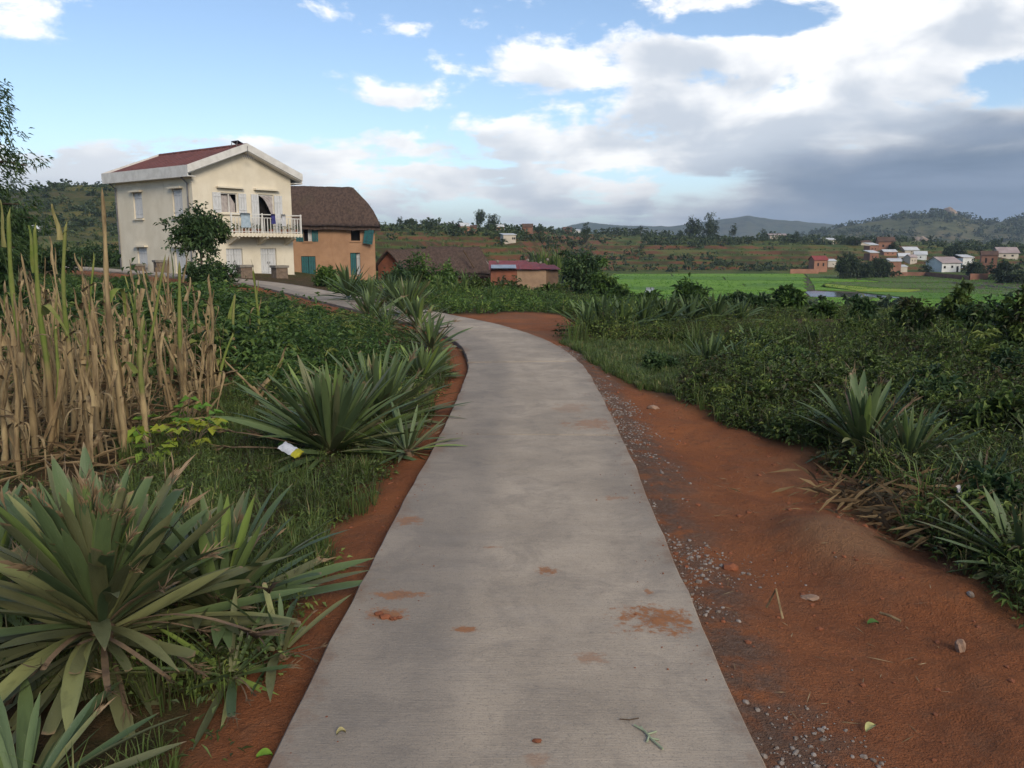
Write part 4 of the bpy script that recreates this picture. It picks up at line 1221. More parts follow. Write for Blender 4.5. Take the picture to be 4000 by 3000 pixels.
def panel(parent, x0, x1, z0, z1, y, ang, hinge, m=M_TEAL, name='shutter', n=3):
    """plank shutter hinged at x = hinge, swung by ang degrees"""
    mb = MB(); w = (x1 - x0) / n
    for i in range(n): mb.box(x0 + i * w + .008 - hinge, x0 + (i + 1) * w - .008 - hinge, -.02, .02, z0, z1)
    for zf in (.2, .8): mb.box(x0 + .02 - hinge, x1 - .02 - hinge, -.045, -.021, z0 + (z1 - z0) * zf - .04, z0 + (z1 - z0) * zf + .04)
    o = mb.build(name, m, parent); o.location = (hinge, y, 0); o.rotation_euler = (0, 0, R(ang)); return o


lx = lambda px: ox(px) - OL
panel(orange, lx(645), lx(661), oz(522), oz(492), -.05, -6, lx(661)); panel(orange, lx(678.5), lx(691.5), oz(522), oz(492), -.05, 6, lx(678.5))
panel(orange, lx(670), lx(678), oz(521), oz(493), .12, 0, lx(678), M_SHUT, 'inner_shutter', 2)
h_ = panel(orange, lx(771), lx(792), oz(524), oz(493), -.10, 24, lx(771)); h_.rotation_euler = (0, R(9), R(-18))
for a, b in ((654.5, 668.6), (669.4, 683.5)): panel(orange, lx(a), lx(b), oz(593), oz(554), .08, 0, lx(a), M_TEAL, 'door_leaf')
panel(orange, lx(757.5), lx(769), oz(593), oz(547), .10, 0, lx(757.5), M_TEAL, 'door_leaf'); panel(orange, lx(769), lx(778), oz(593), oz(547), .14, -30, lx(778), M_SHUT, 'door_leaf', 2)
for a, b, zz_ in ((659, 680, 521.5), (757, 781, 520.5)): MB().box(lx(a), lx(b), -.06, .0, oz(zz_) - .1, oz(zz_)).build('sill', M_OCHRE, orange)
# earth terrace in front
tb = hit(660, 607); ter = MB().hexa([(-19.0, 53.5, -2.2), (-9.6, 51.5, -2.2), (-9.2, 60.5, -2.2), (-19.4, 60.5, -2.2)], [(-18.9, 53.8, -.95), (-9.9, 51.9, -1.05), (-9.4, 60.4, -.95), (-19.3, 60.4, -.95)]).build('earth_terrace', M_OCHRE)
tag(ter, 'low orange earth terrace in front of the thatched house', 'terrace')

# ------------------------------------------------------------------ low huts behind the weeds
# first thatched hut: brick-red gable to the front
g = atY(843, 600, 66); hb = -2.4
hut = empty('thatched_hut', (g[0], 66, hb), R(-32)); tag(hut, 'small red mud hut with pointed gable beside the orange house', 'hut')
gz_ = float(atY(843, 540, 66)[2]) - hb; ge = float(atY(843, 574, 66)[2]) - hb
hw_ = 1.25
V = [(-hw_, 0, 0), (hw_, 0, 0), (hw_, 0, ge), (0, 0, gz_ - .1), (-hw_, 0, ge), (-hw_, 5.5, 0), (hw_, 5.5, 0), (hw_, 5.5, ge), (0, 5.5, gz_ - .1), (-hw_, 5.5, ge)]
mesh_tri('wall', V, [(2, 3, 4), (7, 9, 8)], M_REDMUD, hut, quads=[(0, 1, 2, 4), (1, 6, 7, 2), (5, 0, 4, 9), (6, 5, 9, 7)])
rr_ = empty('t', (0, 0, 0)); rr_.parent = hut; rr_.rotation_euler = (0, 0, R(90)); bpy.data.objects.remove(rr_)
ro_ = thatch_roof(hut, -.35, 5.9, -hw_ - .35, hw_ + .35, ge - .28, gz_ + .05, 0, 0, .16, .1, 13); ro_.rotation_euler = (0, 0, R(90))
# second, longer thatched hut
h2y = 60.0; b2 = -2.6
x0_, x1_ = float(atY(902, 560, h2y)[0]), float(atY(1058, 560, h2y)[0])
hut2 = empty('thatched_hut', (x0_, h2y, b2), R(4)); tag(hut2, 'long low thatched hut with red mud wall beside the tin roof', 'hut')
e2 = float(atY(1000, 589, h2y)[2]) - b2; r2_ = float(atY(1000, 532, h2y + 2)[2]) - b2; L2 = x1_ - x0_
MB().box(.2, L2 - .1, .35, 4.2, 0, e2 + .1).build('wall', M_REDMUD, hut2)
thatch_roof(hut2, -.1, L2 + .2, -.05, 4.6, e2 - .12, r2_, .9, .8, .22, .2, 23)
MB().tube([(L2 - 1.9, .6, r2_ - .3), (L2 - 1.15, -.1, e2 + .35)], .05, 6).build('roof_pole', M_STRAW, hut2)
MB().tube([(L2 - .35, 1.2, r2_ - .9), (L2 + .35, -.2, e2 - .05)], .05, 6).build('roof_pole', M_CAP, hut2)

# tin-roofed hut
M_RUST = plain('rusty_tin', (0.34, 0.06, 0.055), (0.19, 0.055, 0.05), 3.0, .6, .1, 10, obj=True)
M_ZINC = plain('zinc_sheet', (0.42, 0.47, 0.52), (0.32, 0.36, 0.40), 2.5, .45, obj=True, metal=.3)
M_CREAMMUD = plain('pale_mud', (0.33, 0.22, 0.14), (0.26, 0.17, 0.11), 2, .95, .4, 12, obj=True)
M_BROWNMUD = plain('brown_mud', (0.15, 0.095, 0.06), (0.11, 0.07, 0.05), 2, .95, .4, 12, obj=True)
ty = 55.0; tx0 = float(atY(1060, 590, ty)[0]); tx1 = float(atY(1208, 590, ty)[0]); tb_ = -2.6
tin = empty('tin_hut', (tx0, ty, tb_), R(2)); tag(tin, 'low hut with rusty red and grey corrugated tin roof', 'hut')
TL = tx1 - tx0; te = float(atY(1130, 584, ty)[2]) - tb_; xw = lambda px: float(atY(px, 590, ty)[0]) - tx0
MB().box(0, xw(1117), 0, 3.4, 0, te).build('wall', M_REDMUD, tin); MB().box(xw(1117) + .002, xw(1180), -.03, 3.4, 0, te).build('wall', M_CREAMMUD, tin); MB().box(xw(1180) + .002, TL - .05, .03, 3.4, 0, te).build('wall', M_BROWNMUD, tin)
tr_ = float(atY(1130, 563, ty + 3.6)[2]) - tb_


def corrugated(parent, x0, x1, ya, yb, za, zb, m, lift=0.0, sk=0.0):
    n = max(8, int((x1 - x0) / .04)); V = []; Q = []
    for i in range(n + 1):
        x = x0 + (x1 - x0) * i / n; d = .018 * math.cos(i * math.pi / 1.0) if False else .018 * (1 if i % 2 else -1)
        V += [(x, ya, za + d + lift), (x + sk, yb, zb + d + lift)]
    for i in range(n): Q.append((2 * i, 2 * i + 2, 2 * i + 3, 2 * i + 1))
    b = len(V); V += [(v[0], v[1], v[2] - .008) for v in V[:]]
    Q += [tuple(b + k_ for k_ in q[::-1]) for q in Q[:]]
    return mesh_tri('roof_sheet', V, None, m, parent, quads=Q)


nsh = 7
for i in range(nsh):
    a = -.12 + (TL + .2) * i / nsh; b = -.12 + (TL + .2) * (i + 1) / nsh + .06
    corrugated(tin, a, b, -.3 + .04 * (i % 3), 3.7, te + .07, tr_ - .10 * max(0, i - 3), M_RUST, .012 * (i % 2), -.12 * (i > 4))
corrugated(tin, .02, 1.7, -.42, .95, te + .08, te + .28, M_ZINC, .07)
for i, (x, y) in enumerate(((.5, 1.8), (2.6, 2.3), (3.4, 1.2), (4.0, 2.6))):
    v, f = rock_mesh(.11, 40 + i, 2); o = mesh_tri('roof_stone', v, f, M_CAP, tin); o.location = (x, y, te + .24 + (tr_ - te) * (y + .3) / 4)
bk = MB().hexa([(tx0 + .4, 53.9, -3.4), (tx1 + 1.2, 53.2, -3.4), (tx1 + .9, 55.1, -3.2), (tx0 + .4, 55.1, -3.2)], [(tx0 + .5, 54.4, -1.95), (tx1 + .8, 53.9, -2.35), (tx1 + .6, 55.05, -2.2), (tx0 + .5, 55.05, -1.9)]).build('earth_bank', M_REDMUD)
tag(bk, 'eroded red earth bank below the tin roofed hut', 'bank')


# ------------------------------------------------------------------ far houses
def far_house(name, px, py, w, h, label, wall, roof, rz=0.0, depth=None, gable=True, yy_=None, roofh=.26, wins=((.3, .5), (.7, .5)), door=None, group=None):
    """px, py: foot of the front wall's middle; w, h its width and wall height in survey units"""
    p = hit(px, py, 40) if yy_ is None else atY(px, py, yy_)
    s = px_m(p[1]); W = w * s; H = h * s; Dp = depth or W * .8
    o = empty(name, (p[0], p[1], p[2]), R(rz)); tag(o, label, 'house', group)
    hw2 = W / 2; rh = roofh * W
    ops = [(W * a - W * .06, W * a + W * .06, H * b - H * .12, H * b + H * .14) for a, b in wins]
    if door is not None: ops.append((W * door - W * .06, W * door + W * .06, 0.0, H * .62))
    V, Q = wall_open(W, H, ops, .15, -2.0); V = place_wall(V, (-hw2, 0, 0), EX, EY); n0 = len(V)
    V = np.vstack([V, [(-hw2, 0, H), (hw2, 0, H), (hw2, Dp, H), (-hw2, Dp, H), (-hw2, 0, -2), (hw2, 0, -2), (hw2, Dp, -2), (-hw2, Dp, -2), (-hw2, Dp / 2, H + rh), (hw2, Dp / 2, H + rh)]])
    T = [(n0 + 1, n0 + 2, n0 + 9), (n0 + 3, n0, n0 + 8)] if gable else []
    Q = list(Q) + [(n0 + 5, n0 + 6, n0 + 2, n0 + 1), (n0 + 6, n0 + 7, n0 + 3, n0 + 2), (n0 + 7, n0 + 4, n0, n0 + 3)]
    mesh_tri('wall', V, T, wall, o, quads=Q)
    for i, op in enumerate(ops):
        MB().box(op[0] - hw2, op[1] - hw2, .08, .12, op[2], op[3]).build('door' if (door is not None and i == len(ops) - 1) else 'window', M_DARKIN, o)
    e = .06 * W; t = .08 + .01 * W
    if gable:
        for sg in (-1, 1):
            ye = Dp / 2 + sg * (Dp / 2 + e); zr_ = H + rh; ze = H - rh * e / (Dp / 2)
            b = [(-hw2 - e, Dp / 2, zr_), (hw2 + e, Dp / 2, zr_), (hw2 + e, ye, ze), (-hw2 - e, ye, ze)]
            if sg > 0: b = b[::-1]
            MB().hexa(b[::-1], [(x, y, z + t) for x, y, z in b[::-1]]).build('roof', roof, o)
    else:
        b = [(-hw2 - e, -e, H + rh * .2), (hw2 + e, -e, H + rh * .2), (hw2 + e, Dp + e, H + rh), (-hw2 - e, Dp + e, H + rh)]
        MB().hexa(b, [(x, y, z + t) for x, y, z in b]).build('roof', roof, o)
    return o


M_FWHITE = plain('lime_wash', (0.66, 0.66, 0.64), (0.54, 0.54, 0.52), .8, .85)
M_FBRICK = plain('raw_brick', (0.25, 0.125, 0.085), (0.18, 0.09, 0.06), .6, .95)
M_FBRICK2 = plain('raw_brick_pale', (0.34, 0.17, 0.11), (0.26, 0.13, 0.085), .6, .95)
M_FTIN = plain('far_tin', (0.55, 0.56, 0.57), (0.42, 0.43, 0.44), .5, .55)
M_FTINP = plain('far_tin_pink', (0.36, 0.29, 0.28), (0.28, 0.22, 0.21), .4, .7)
M_FRED = plain('far_red_roof', (0.27, 0.05, 0.05), (0.18, 0.045, 0.04), .5, .7)
M_FTHATCH = plain('far_thatch', (0.12, 0.07, 0.05), (0.08, 0.05, 0.04), .7, .95)
M_FPALE = plain('far_pale', (0.50, 0.44, 0.36), (0.42, 0.36, 0.30), .5, .9)
FH = [
    ('village_house', 2054, 588, 46, 20, 'largest whitewashed house in the village with grey-pink roof', M_FWHITE, M_FTINP, 12, dict(wins=((.15, .5), (.55, .55)), door=.84, depth=6, roofh=.24)),
    ('village_house', 2090, 578, 26, 18, 'white lean-to with pale roof joined behind the whitewashed house', M_FWHITE, M_FTIN, 12, dict(gable=False, wins=((.5, .5),))),
    ('village_house', 2134, 592, 30, 40, 'tall raw brick house with dark thatch at the village end', M_FBRICK, M_FTHATCH, -24, dict(wins=((.3, .7), (.7, .7), (.5, .3)))),
    ('village_house', 1888, 563, 23, 15, 'small brick house with white sloping roof below the brick tower', M_FBRICK, M_FTIN, 18, dict(gable=False)),
    ('village_house', 1887, 546, 22, 14, 'upper brick house with white tin roof near the village top', M_FBRICK, M_FTIN, 20, dict(gable=False)),
    ('village_house', 1914, 543, 32, 20, 'wide orange brick house at the top of the village', M_FBRICK2, M_FTHATCH, -10, dict()),
    ('village_house', 1930, 594, 27, 27, 'orange brick house with white roof edge beside the dark trees', M_FBRICK2, M_FTIN, -18, dict(gable=False, wins=((.35, .6),))),
    ('village_shed', 1951, 592, 17, 14, 'small shed with bright white roof next to the orange brick house', M_FPALE, M_FTIN, 5, dict(gable=False, wins=())),
    ('village_house', 1772, 588, 30, 26, 'pinkish brick house with bright red roof beside the rice field', M_FBRICK2, M_FRED, 8, dict(wins=((.3, .6), (.7, .6)))),
    ('village_shed', 1797, 578, 17, 12, 'pale shed close to the red roofed house', M_FPALE, M_FTIN, 0, dict(gable=False, wins=())),
    ('village_house', 1969, 549, 30, 8, 'long low house with bright white roof high in the village', M_FPALE, M_FTIN, 3, dict(wins=((.5, .5),), roofh=.2)),
    ('village_house', 1953, 565, 22, 10, 'cream house with white gable roof in mid village', M_FPALE, M_FTIN, -14, dict()),
    ('village_house', 1973, 572, 20, 14, 'grey roofed house left of the whitewashed one', M_FPALE, M_FTINP, 24, dict()),
    ('village_house', 1988, 562, 24, 12, 'white gabled house just above the grey roofed one', M_FWHITE, M_FTIN, -20, dict(wins=((.5, .5),))),
    ('village_house', 1923, 552, 27, 8, 'low grey-roofed house under the village trees', M_FBRICK2, M_FTIN, 0, dict(roofh=.15)),
    ('hill_house', 1790, 528, 26, 10, 'lone cream house with flat white roof on the ridge', M_FPALE, M_FTIN, 6, dict(roofh=.12)),
    ('hill_house', 1681, 518, 36, 9, 'long cream building on the far ridge beside a conifer', M_FPALE, M_FTINP, 0, dict(roofh=.08, wins=((.2, .5), (.5, .5), (.8, .5)))),
    ('hill_house', 1865, 530, 30, 7, 'olive-roofed low house on the ridge left of the village', M_FPALE, M_FTHATCH, 0, dict(roofh=.1)),
    ('hill_house', 1005, 505, 20, 15, 'small orange house with white roof below the tall ridge tree', M_FBRICK2, M_FTIN, 26, dict(roofh=.3)),
    ('hill_house', 1022, 504, 14, 12, 'brick annex beside the orange house on the ridge', M_FBRICK, M_FTHATCH, 0, dict(wins=())),
    ('hill_house', 1101, 527, 28, 17, 'pale cube house standing alone on the terraces', M_FPALE, M_FTIN, 18, dict(gable=False, wins=((.75, .6), (.9, .6)), roofh=.12)),
    ('hill_house', 1081, 498, 16, 8, 'white roofed cottage under the round ridge tree', M_FBRICK2, M_FTIN, 15, dict(wins=())),
    ('hill_house', 1138, 500, 22, 10, 'brown thatched cottage on the ridge skyline', M_FBRICK, M_FTHATCH, -8, dict(wins=((.5, .5),))),
    ('hill_house', 1226, 505, 18, 9, 'reddish cottage with thatch near the skyline palm', M_FBRICK, M_FTHATCH, 0, dict(wins=())),
    ('hill_house', 1247, 506, 13, 6, 'tiny white roofed cottage at the ridge end', M_FWHITE, M_FTIN, 0, dict(wins=(), gable=False)),
    ('hill_house', 68, 505, 30, 10, 'small pale house with tin roof at the foot of the wooded hill', M_FPALE, M_FTIN, 10, dict(wins=((.3, .5),))),
    ('village_house', 2178, 560, 40, 14, 'grey roofed long house behind the tall brick house', M_FPALE, M_FTINP, -6, dict()),
]
for nm_, px, py, w, h, lb, wm, rm, rz, kw in FH: far_house(nm_, px, py, w, h, lb, wm, rm, rz, **kw)
# village wall
wp = [hit(a, b, 100) for a, b in ((1921, 597), (1960, 596), (2000, 596), (2050, 601), (2095, 605), (2134, 604))]
wo_ = empty('brick_wall', wp[0]); tag(wo_, 'low red brick garden wall below the whitewashed village house', 'wall')
for a, b in zip(wp[:-1], wp[1:]):
    a = a - wp[0]; b = b - wp[0]; hgt = 12 * px_m(wp[0][1]) * (1 if b[0] > 12 else .7); th_ = .35
    MB().hexa([(a[0], a[1], a[2] - 1), (b[0], b[1], b[2] - 1), (b[0], b[1] + th_, b[2] - 1), (a[0], a[1] + th_, a[2] - 1)], [(a[0], a[1], a[2] + hgt), (b[0], b[1], b[2] + hgt * .95), (b[0], b[1] + th_, b[2] + hgt * .95), (a[0], a[1] + th_, a[2] + hgt)]).build('wall_panel', M_FBRICK, wo_)
p = hit(1762, 591, 100); o = MB().box(-4.5, 2.5, 0, .4, -1, 1.1).build('brick_wall', M_FBRICK2); o.location = tuple(p + np.array([-2, -.5, 0])); tag(o, 'short orange wall in front of the red roofed house', 'wall')


# ================================================================== trees, bushes
def at_base(px, py, ymin=2.0): return hit(px, py, ymin)


def px_tree(name, px, pyt, pyb, w, label, cat_='tree', m=None, trunk=.25, group=None, n_cl=45, per=14, tint=.45, yy_=None, lean=(0, 0), L=None, ymin=40, limbs=4):
    """tree whose foot is at (px, pyb), top at pyt and whose crown is w wide (survey units)"""
    p = at_base(px, pyb, ymin) if yy_ is None else atY(px, pyb, yy_)
    s = px_m(p[1]); H = (pyb - pyt) * s; rx = w * s / 2; th = H * trunk; rz = (H - th) / 1.85
    return tree(name, p, label, cat_, rx, rz, th, m or M_FARTREE, int(n_cl * (1.0 if L else 1.5)), int(per * (1.15 if L else 1.6)), L or max(.12, rx * .30), max(.05, H * .022), group, tint=tint, lean=lean, limbs=limbs, sink=.5)


G_R = 'trees along the far ridge'
for a in ((1037, 444, 487, 24, 'tallest slender tree on the skyline above the orange cottage', .3, 40), (1064, 464, 494, 23, 'round-headed tree on the skyline right of the tallest one', .3, 40), (1087, 478, 493, 14, 'small umbrella tree on the skyline by the white roofs', .4, 20),
          (929, 474, 496, 22, 'bushy dark tree on the ridge left of the tall one', .1, 30), (865, 472, 492, 13, 'thin forked tree on the ridge close to the thatch', .4, 18), (890, 473, 490, 16, 'sparse leaning tree on the ridge by the thatch', .4, 16), (995, 475, 493, 17, 'dark low tree behind the orange ridge cottage', .1, 22),
          (1498, 479, 517, 32, 'broad dark rounded tree on the right ridge', .15, 50), (1531, 467, 518, 24, 'pale feathery poplar rising over the right ridge', .1, 50), (1543, 478, 518, 18, 'dark tree right against the poplar', .1, 30), (1583, 488, 516, 17, 'lone upright tree right of the poplar group', .2, 24),
          (1648, 494, 518, 13, 'narrow grey-green tree near the long cream building', .15, 20), (1266, 486, 540, 20, 'tall ragged tree sticking up over the dark bush', .35, 34), (1333, 490, 510, 11, 'small flat-topped tree on the skyline over the rice field', .5, 12), (1384, 490, 510, 12, 'faint twin-stemmed tree on the skyline', .45, 12),
          (1718, 504, 524, 20, 'dark conical conifer on the ridge beside the cream building', .05, 30), (1468, 500, 516, 22, 'low shrubby tree left of the broad ridge tree', .1, 20), (1165, 488, 506, 20, 'dark spreading tree at the end of the cottage ridge', .15, 24)):
    px_tree('ridge_tree', a[0], a[1], a[2], a[3], a[4], 'tree', trunk=a[5], group=G_R, n_cl=a[6], per=12, tint=.6 if 'pale' in a[4] else .4)
for a in ((1830, 556, 602, 50, 'largest dark tree standing at the village edge', 60), (1866, 568, 601, 44, 'middle dark tree of the row by the rice field', 50), (1902, 566, 600, 52, 'dark spreading tree touching the orange brick house', 55),
          (2000, 570, 592, 20, 'small tree left of the whitewashed house', 24), (2098, 562, 598, 34, 'olive tree between the whitewashed and tall brick houses', 40), (2118, 575, 600, 26, 'bushy tree at the foot of the tall brick house', 30),
          (2060, 535, 556, 44, 'wide tree crown behind the whitewashed house', 40), (1930, 525, 545, 24, 'tree beside the orange brick house on top', 24), (2170, 566, 606, 50, 'dark tree right of the tall brick house', 50), (1840, 515, 530, 34, 'round dark tree on the ridge line left of the village', 26), (2190, 590, 612, 60, 'dark hedge tree at the valley edge', 40)):
    px_tree('village_tree', a[0], a[1], a[2], a[3], a[4], 'tree', trunk=.12, group='trees in the village', n_cl=a[5], per=14, tint=.35, m=M_FARTREE, ymin=100)

# big dark bush tree beside the tin hut
px_tree('dark_tree', 1258, 545, 652, 86, 'big dense dark tree beside the tin-roofed hut', m=M_DARK, trunk=.10, n_cl=105, per=30, tint=.48, yy_=47, L=.30)
px_tree('shrub', 1302, 572, 660, 46, 'leafy green shrub at the right foot of the dark tree', 'shrub', M_LEAF, .08, n_cl=60, per=24, tint=.5, yy_=42, L=.24)
# tree and clipped shrub in front of the white house
px_tree('garden_tree', 438, 462, 612, 104, 'small dark rounded tree in front of the white house', m=M_DARK, trunk=.46, n_cl=120, per=34, tint=.5, yy_=34, L=.20)
px_tree('shrub', 452, 568, 630, 92, 'dense dark shrub under the rounded garden tree', 'shrub', M_DARK, .02, n_cl=110, per=30, tint=.4, yy_=31.5, L=.17)
# left edge: tree reaching in from outside the frame
tp_ = (-8.6, 12.0); tz = gz(*tp_)
lt = empty('leaning_tree', (tp_[0], tp_[1], tz)); tag(lt, 'tall tree with wispy drooping foliage reaching in at the left edge', 'tree')
mb = MB(); mb.tube([(0, 0, -.2), (.06, .05, 1.2), (.0, .1, 2.6), (.12, .15, 4.2), (.2, .2, 5.6)], [.13, .11, .09, .06, .03], 8)
tips = []
for (z0_, dx, dy, dz) in ((2.3, 1.55, .1, .05), (1.9, 1.5, .4, .30), (2.6, 1.3, -.3, .75), (3.0, 1.0, .4, 1.0), (3.3, .8, -.2, .9), (2.1, 1.2, -.2, .5), (3.6, -.9, .5, .7), (3.0, -1.1, -.4, .6), (4.2, .5, .6, .9), (2.7, .2, 1.2, .7), (1.6, 1.35, .1, .15), (2.6, 1.6, .2, .35), (3.1, 1.45, 0., .45), (2.9, 1.2, .4, .2), (3.4, 1.2, .1, .6)):
    pts = [np.array([.03, .1, z0_]), np.array([dx * .45, dy * .5, z0_ + dz * .75]), np.array([dx * .8, dy * .8, z0_ + dz]), np.array([dx, dy, z0_ + dz * .85])]
    mb.tube(pts, [.045, .03, .018, .006], 5, False)
    for t in np.linspace(.25, 1, 9):
        k_ = min(int(t * 3), 2); f_ = t * 3 - k_; tips.append(pts[k_] * (1 - f_) + pts[k_ + 1] * f_)
mb.build('trunk', M_BARK, lt, True)
tips = np.array(tips)
C0 = np.repeat(tips, 4, 0) + rng.normal(size=(len(tips) * 4, 3)) * np.array([.2, .2, .15])
C = np.repeat(C0, 18, 0) + rng.normal(size=(len(C0) * 18, 3)) * .05
D = np.stack([.7 + .5 * rng.normal(size=len(C)), .6 * rng.normal(size=len(C)), -.35 + .45 * rng.normal(size=len(C))], 1)
soup('foliage', leaves(C, D, rng.uniform(.05, .11, len(C)), .022, np.clip(.45 + .2 * rng.normal(size=len(C)), 0, 1), droop=.3), M_DARK, lt)
for px, pyt, pyb, w, yy_, lb in ((20, 455, 600, 120, 24, 'dark bush filling the left edge under the leaning tree'), (-30, 420, 620, 150, 20, 'taller shadowy bush cut by the left edge'), (110, 530, 590, 110, 38, 'low dark bush beyond the maize near the left edge'), (190, 528, 584, 90, 62, 'low hedge bush behind the path by the house corner'), (240, 540, 582, 60, 66, 'small hedge bush touching the house corner')):
    px_tree('bush', px, pyt, pyb, w, lb, 'bush', M_DARK, .04, 'bushes at the left edge', 90, 26, .35, yy_, L=.22)

# bushes rising out of the right-hand undergrowth
for i, (px, pyt, pyb, w, yy_, lb, m_) in enumerate((
        (1488, 614, 668, 62, 30, 'leafy bush silhouetted against the rice field left of centre', M_LEAF), (1590, 640, 676, 50, 28, 'small bush between two taller ones at the rice edge', M_DARK), (1700, 628, 680, 56, 27, 'rounded bush below the flooded paddy', M_LEAF),
        (1640, 648, 690, 40, 25, 'low dark bush in front of the rice', M_DARK), (1860, 640, 720, 44, 18, 'upright weed bush with dark top near the right', M_DARK), (1975, 636, 730, 70, 15, 'ragged tall bush right of the upright weed', M_WEED),
        (2060, 612, 740, 44, 14, 'tall thin bush poking over the pale track', M_WEED), (2120, 640, 760, 80, 12, 'bulky dark bush near the right edge', M_DARK), (2195, 610, 780, 70, 11, 'tallest bush cut by the right edge', M_WEED), (1780, 652, 705, 44, 21, 'small bush under the yellow paddy', M_LEAF),
        (1395, 640, 672, 40, 33, 'low bush below the little pond', M_LEAF), (1340, 622, 664, 50, 36, 'pale green bush right of the dark tree foot', M_LEAF))):
    px_tree('bush', px, pyt, pyb, w, lb, 'bush', m_, .06, 'bushes at the edge of the undergrowth', 60, 22, .45, yy_, L=max(.08, .009 * yy_))
for i, (px, py, w, h_) in enumerate(((1420, 800, 60, 34), (1510, 860, 80, 50), (1640, 900, 90, 60), (1700, 820, 110, 56), (1780, 870, 100, 70), (1890, 850, 120, 66), (2020, 900, 130, 90), (2150, 960, 140, 120), (1600, 760, 80, 34), (1760, 760, 90, 40), (1940, 770, 110, 54), (2080, 810, 120, 70), (2190, 850, 120, 90), (1480, 745, 60, 24), (1850, 735, 80, 36), (2140, 1130, 110, 100))):
    wd = ['just inside the path bend', 'behind the two pale agaves', 'left of the tall bank agave', 'behind the pale agaves farther back', 'touching the tall bank agave', 'right behind the tall bank agave', 'behind the low fan agave', 'above the dry weed heap', 'near the agave hedge end', 'in the middle of the undergrowth', 'below the upright weed bush', 'below the tall thin bush', 'against the right frame edge', 'in front of the agave hedge', 'under the yellow paddy bush', 'beside the right edge agave'][i]
    px_tree('low_shrub', px, py - h_, py, w, 'low broad-leaved shrub ' + wd, 'shrub', M_WEED if i % 3 else M_DARK, .05, 'low shrubs in the undergrowth', 46, 24, .42, None, L=.075 + .004 * i % .03, ymin=3)
# bushes and a cane clump in the hollow below the huts
for px, pyt, pyb, w, yy_, lb, m_ in ((905, 560, 640, 70, 42, 'green bush covering the corner of the small gabled hut', M_LEAF), (860, 575, 640, 60, 40, 'bush in front of the orange house corner', M_DARK), (965, 572, 650, 50, 38, 'tall weed bush in front of the long thatched roof', M_LEAF), (1020, 600, 662, 70, 34, 'low bush below the long thatched hut', M_WEED),
                                     (1100, 610, 664, 80, 34, 'bush under the tin-roofed hut', M_WEED), (1190, 615, 668, 70, 33, 'bush right of the hut bank', M_WEED), (705, 580, 630, 40, 36, 'shrub growing beside the orange terrace', M_LEAF), (1150, 640, 672, 60, 28, 'grassy low bush behind the red clearing', M_WEED)):
    px_tree('bush', px, pyt, pyb, w, lb, 'bush', m_, .05, 'bushes below the huts', 70, 24, .45, yy_, L=max(.12, .0055 * yy_))


# ================================================================== agaves
def agave_leaf(name, L, W, bend, cut=0, n=8, seed=0, fibre=False):
    r_ = np.random.default_rng(seed); V = []; tt = []; ee = []; F = []
    for i in range(n + 1):
        t = i / n
        w = W * (np.interp(t, [0, .12, .45, .75, .92, 1], [.80, .72, 1.0, .90, .46, .03]) if not cut else np.interp(t, [0, .12, .5, .85, 1], [.62, .6, 1.0, .92, .72]))
        x = L * t; z = -bend * L * t ** 2.2; yo = .015 * L * math.sin(t * 3 + seed)
        for e in (-1, 0, 1):
            dz = (.22 * w if e else 0.0) * (1 - .4 * t); rag = (r_.uniform(-.05, .04) * L if cut and i == n else 0)
            V.append((x + rag, yo + e * w / 2, z + dz)); tt.append(t); ee.append(abs(e))
    for i in range(n):
        for j in range(2): a = i * 3 + j; F.append((a, a + 3, a + 4, a + 1))
    T = []
    if fibre:
        for _ in range(12):
            b = len(V); y0 = r_.uniform(-.5, .5) * W * .7; x0 = L * r_.uniform(.9, 1.0); z0 = -bend * L * (x0 / L) ** 2.2 + .04 * W
            d = np.array([r_.uniform(.06, .26) * L, r_.normal() * .06 * L, r_.normal() * .06 * L - .03 * L]); wv = .0028
            V += [(x0, y0 - wv, z0), (x0, y0 + wv, z0), (x0 + d[0] * .6, y0 + d[1] * .5 + wv, z0 + d[2] * .3), (x0 + d[0], y0 + d[1], z0 + d[2])]; tt += [1.2] * 4; ee += [0] * 4
            T += [(b, b + 1, b + 2), (b, b + 2, b + 3)]
    me = mesh_tri(name, V, T if T else None, None, quads=F, attrs=dict(t=tt, e=ee), smooth=True)
    d = me.data; bpy.data.objects.remove(me); return d


def agave_mat(name, g1, g2, g3, dead=False):
    k = NT(name, .5, .35)
    r_ = k.rand(); t = k.attr('t'); e = k.attr('e')
    c = k.ramp(r_, [(0, g1), (.5, g2), (.82, g2), (1, g3)])
    c = k.mix(k.math('MULTIPLY', k.rng(k.noise(7, 5, .6, k.obj, 0, (.4, 2, 2)), .45, .75), .45), c, tuple(x * .6 for x in g1))
    c = k.mix(k.math('MULTIPLY', k.rng(k.noise(45, 3, .6, k.obj), .64, .72), .5), c, (0.20, 0.20, 0.13))
    c = k.mix(k.math('MULTIPLY', k.rng(e, .86, 1.0), .45), c, (0.17, 0.19, 0.08))
    c = k.mix(k.math('MULTIPLY', k.rng(t, .14, 0.0), .75), c, (0.20, 0.20, 0.10))
    dry = k.rng(k.math('ADD', t, k.math('MULTIPLY', k.math('SUBTRACT', k.noise(14, 4, .6, k.obj), .5), .14)), .955, 1.0)
    c = k.mix(dry, c, (0.24, 0.165, 0.095))
    k.color(c); k.bump(k.noise(30, 3, .6, k.obj, 0, (.3, 3, 3)), .2, .01); k.translucent(c, .12)
    return k.m


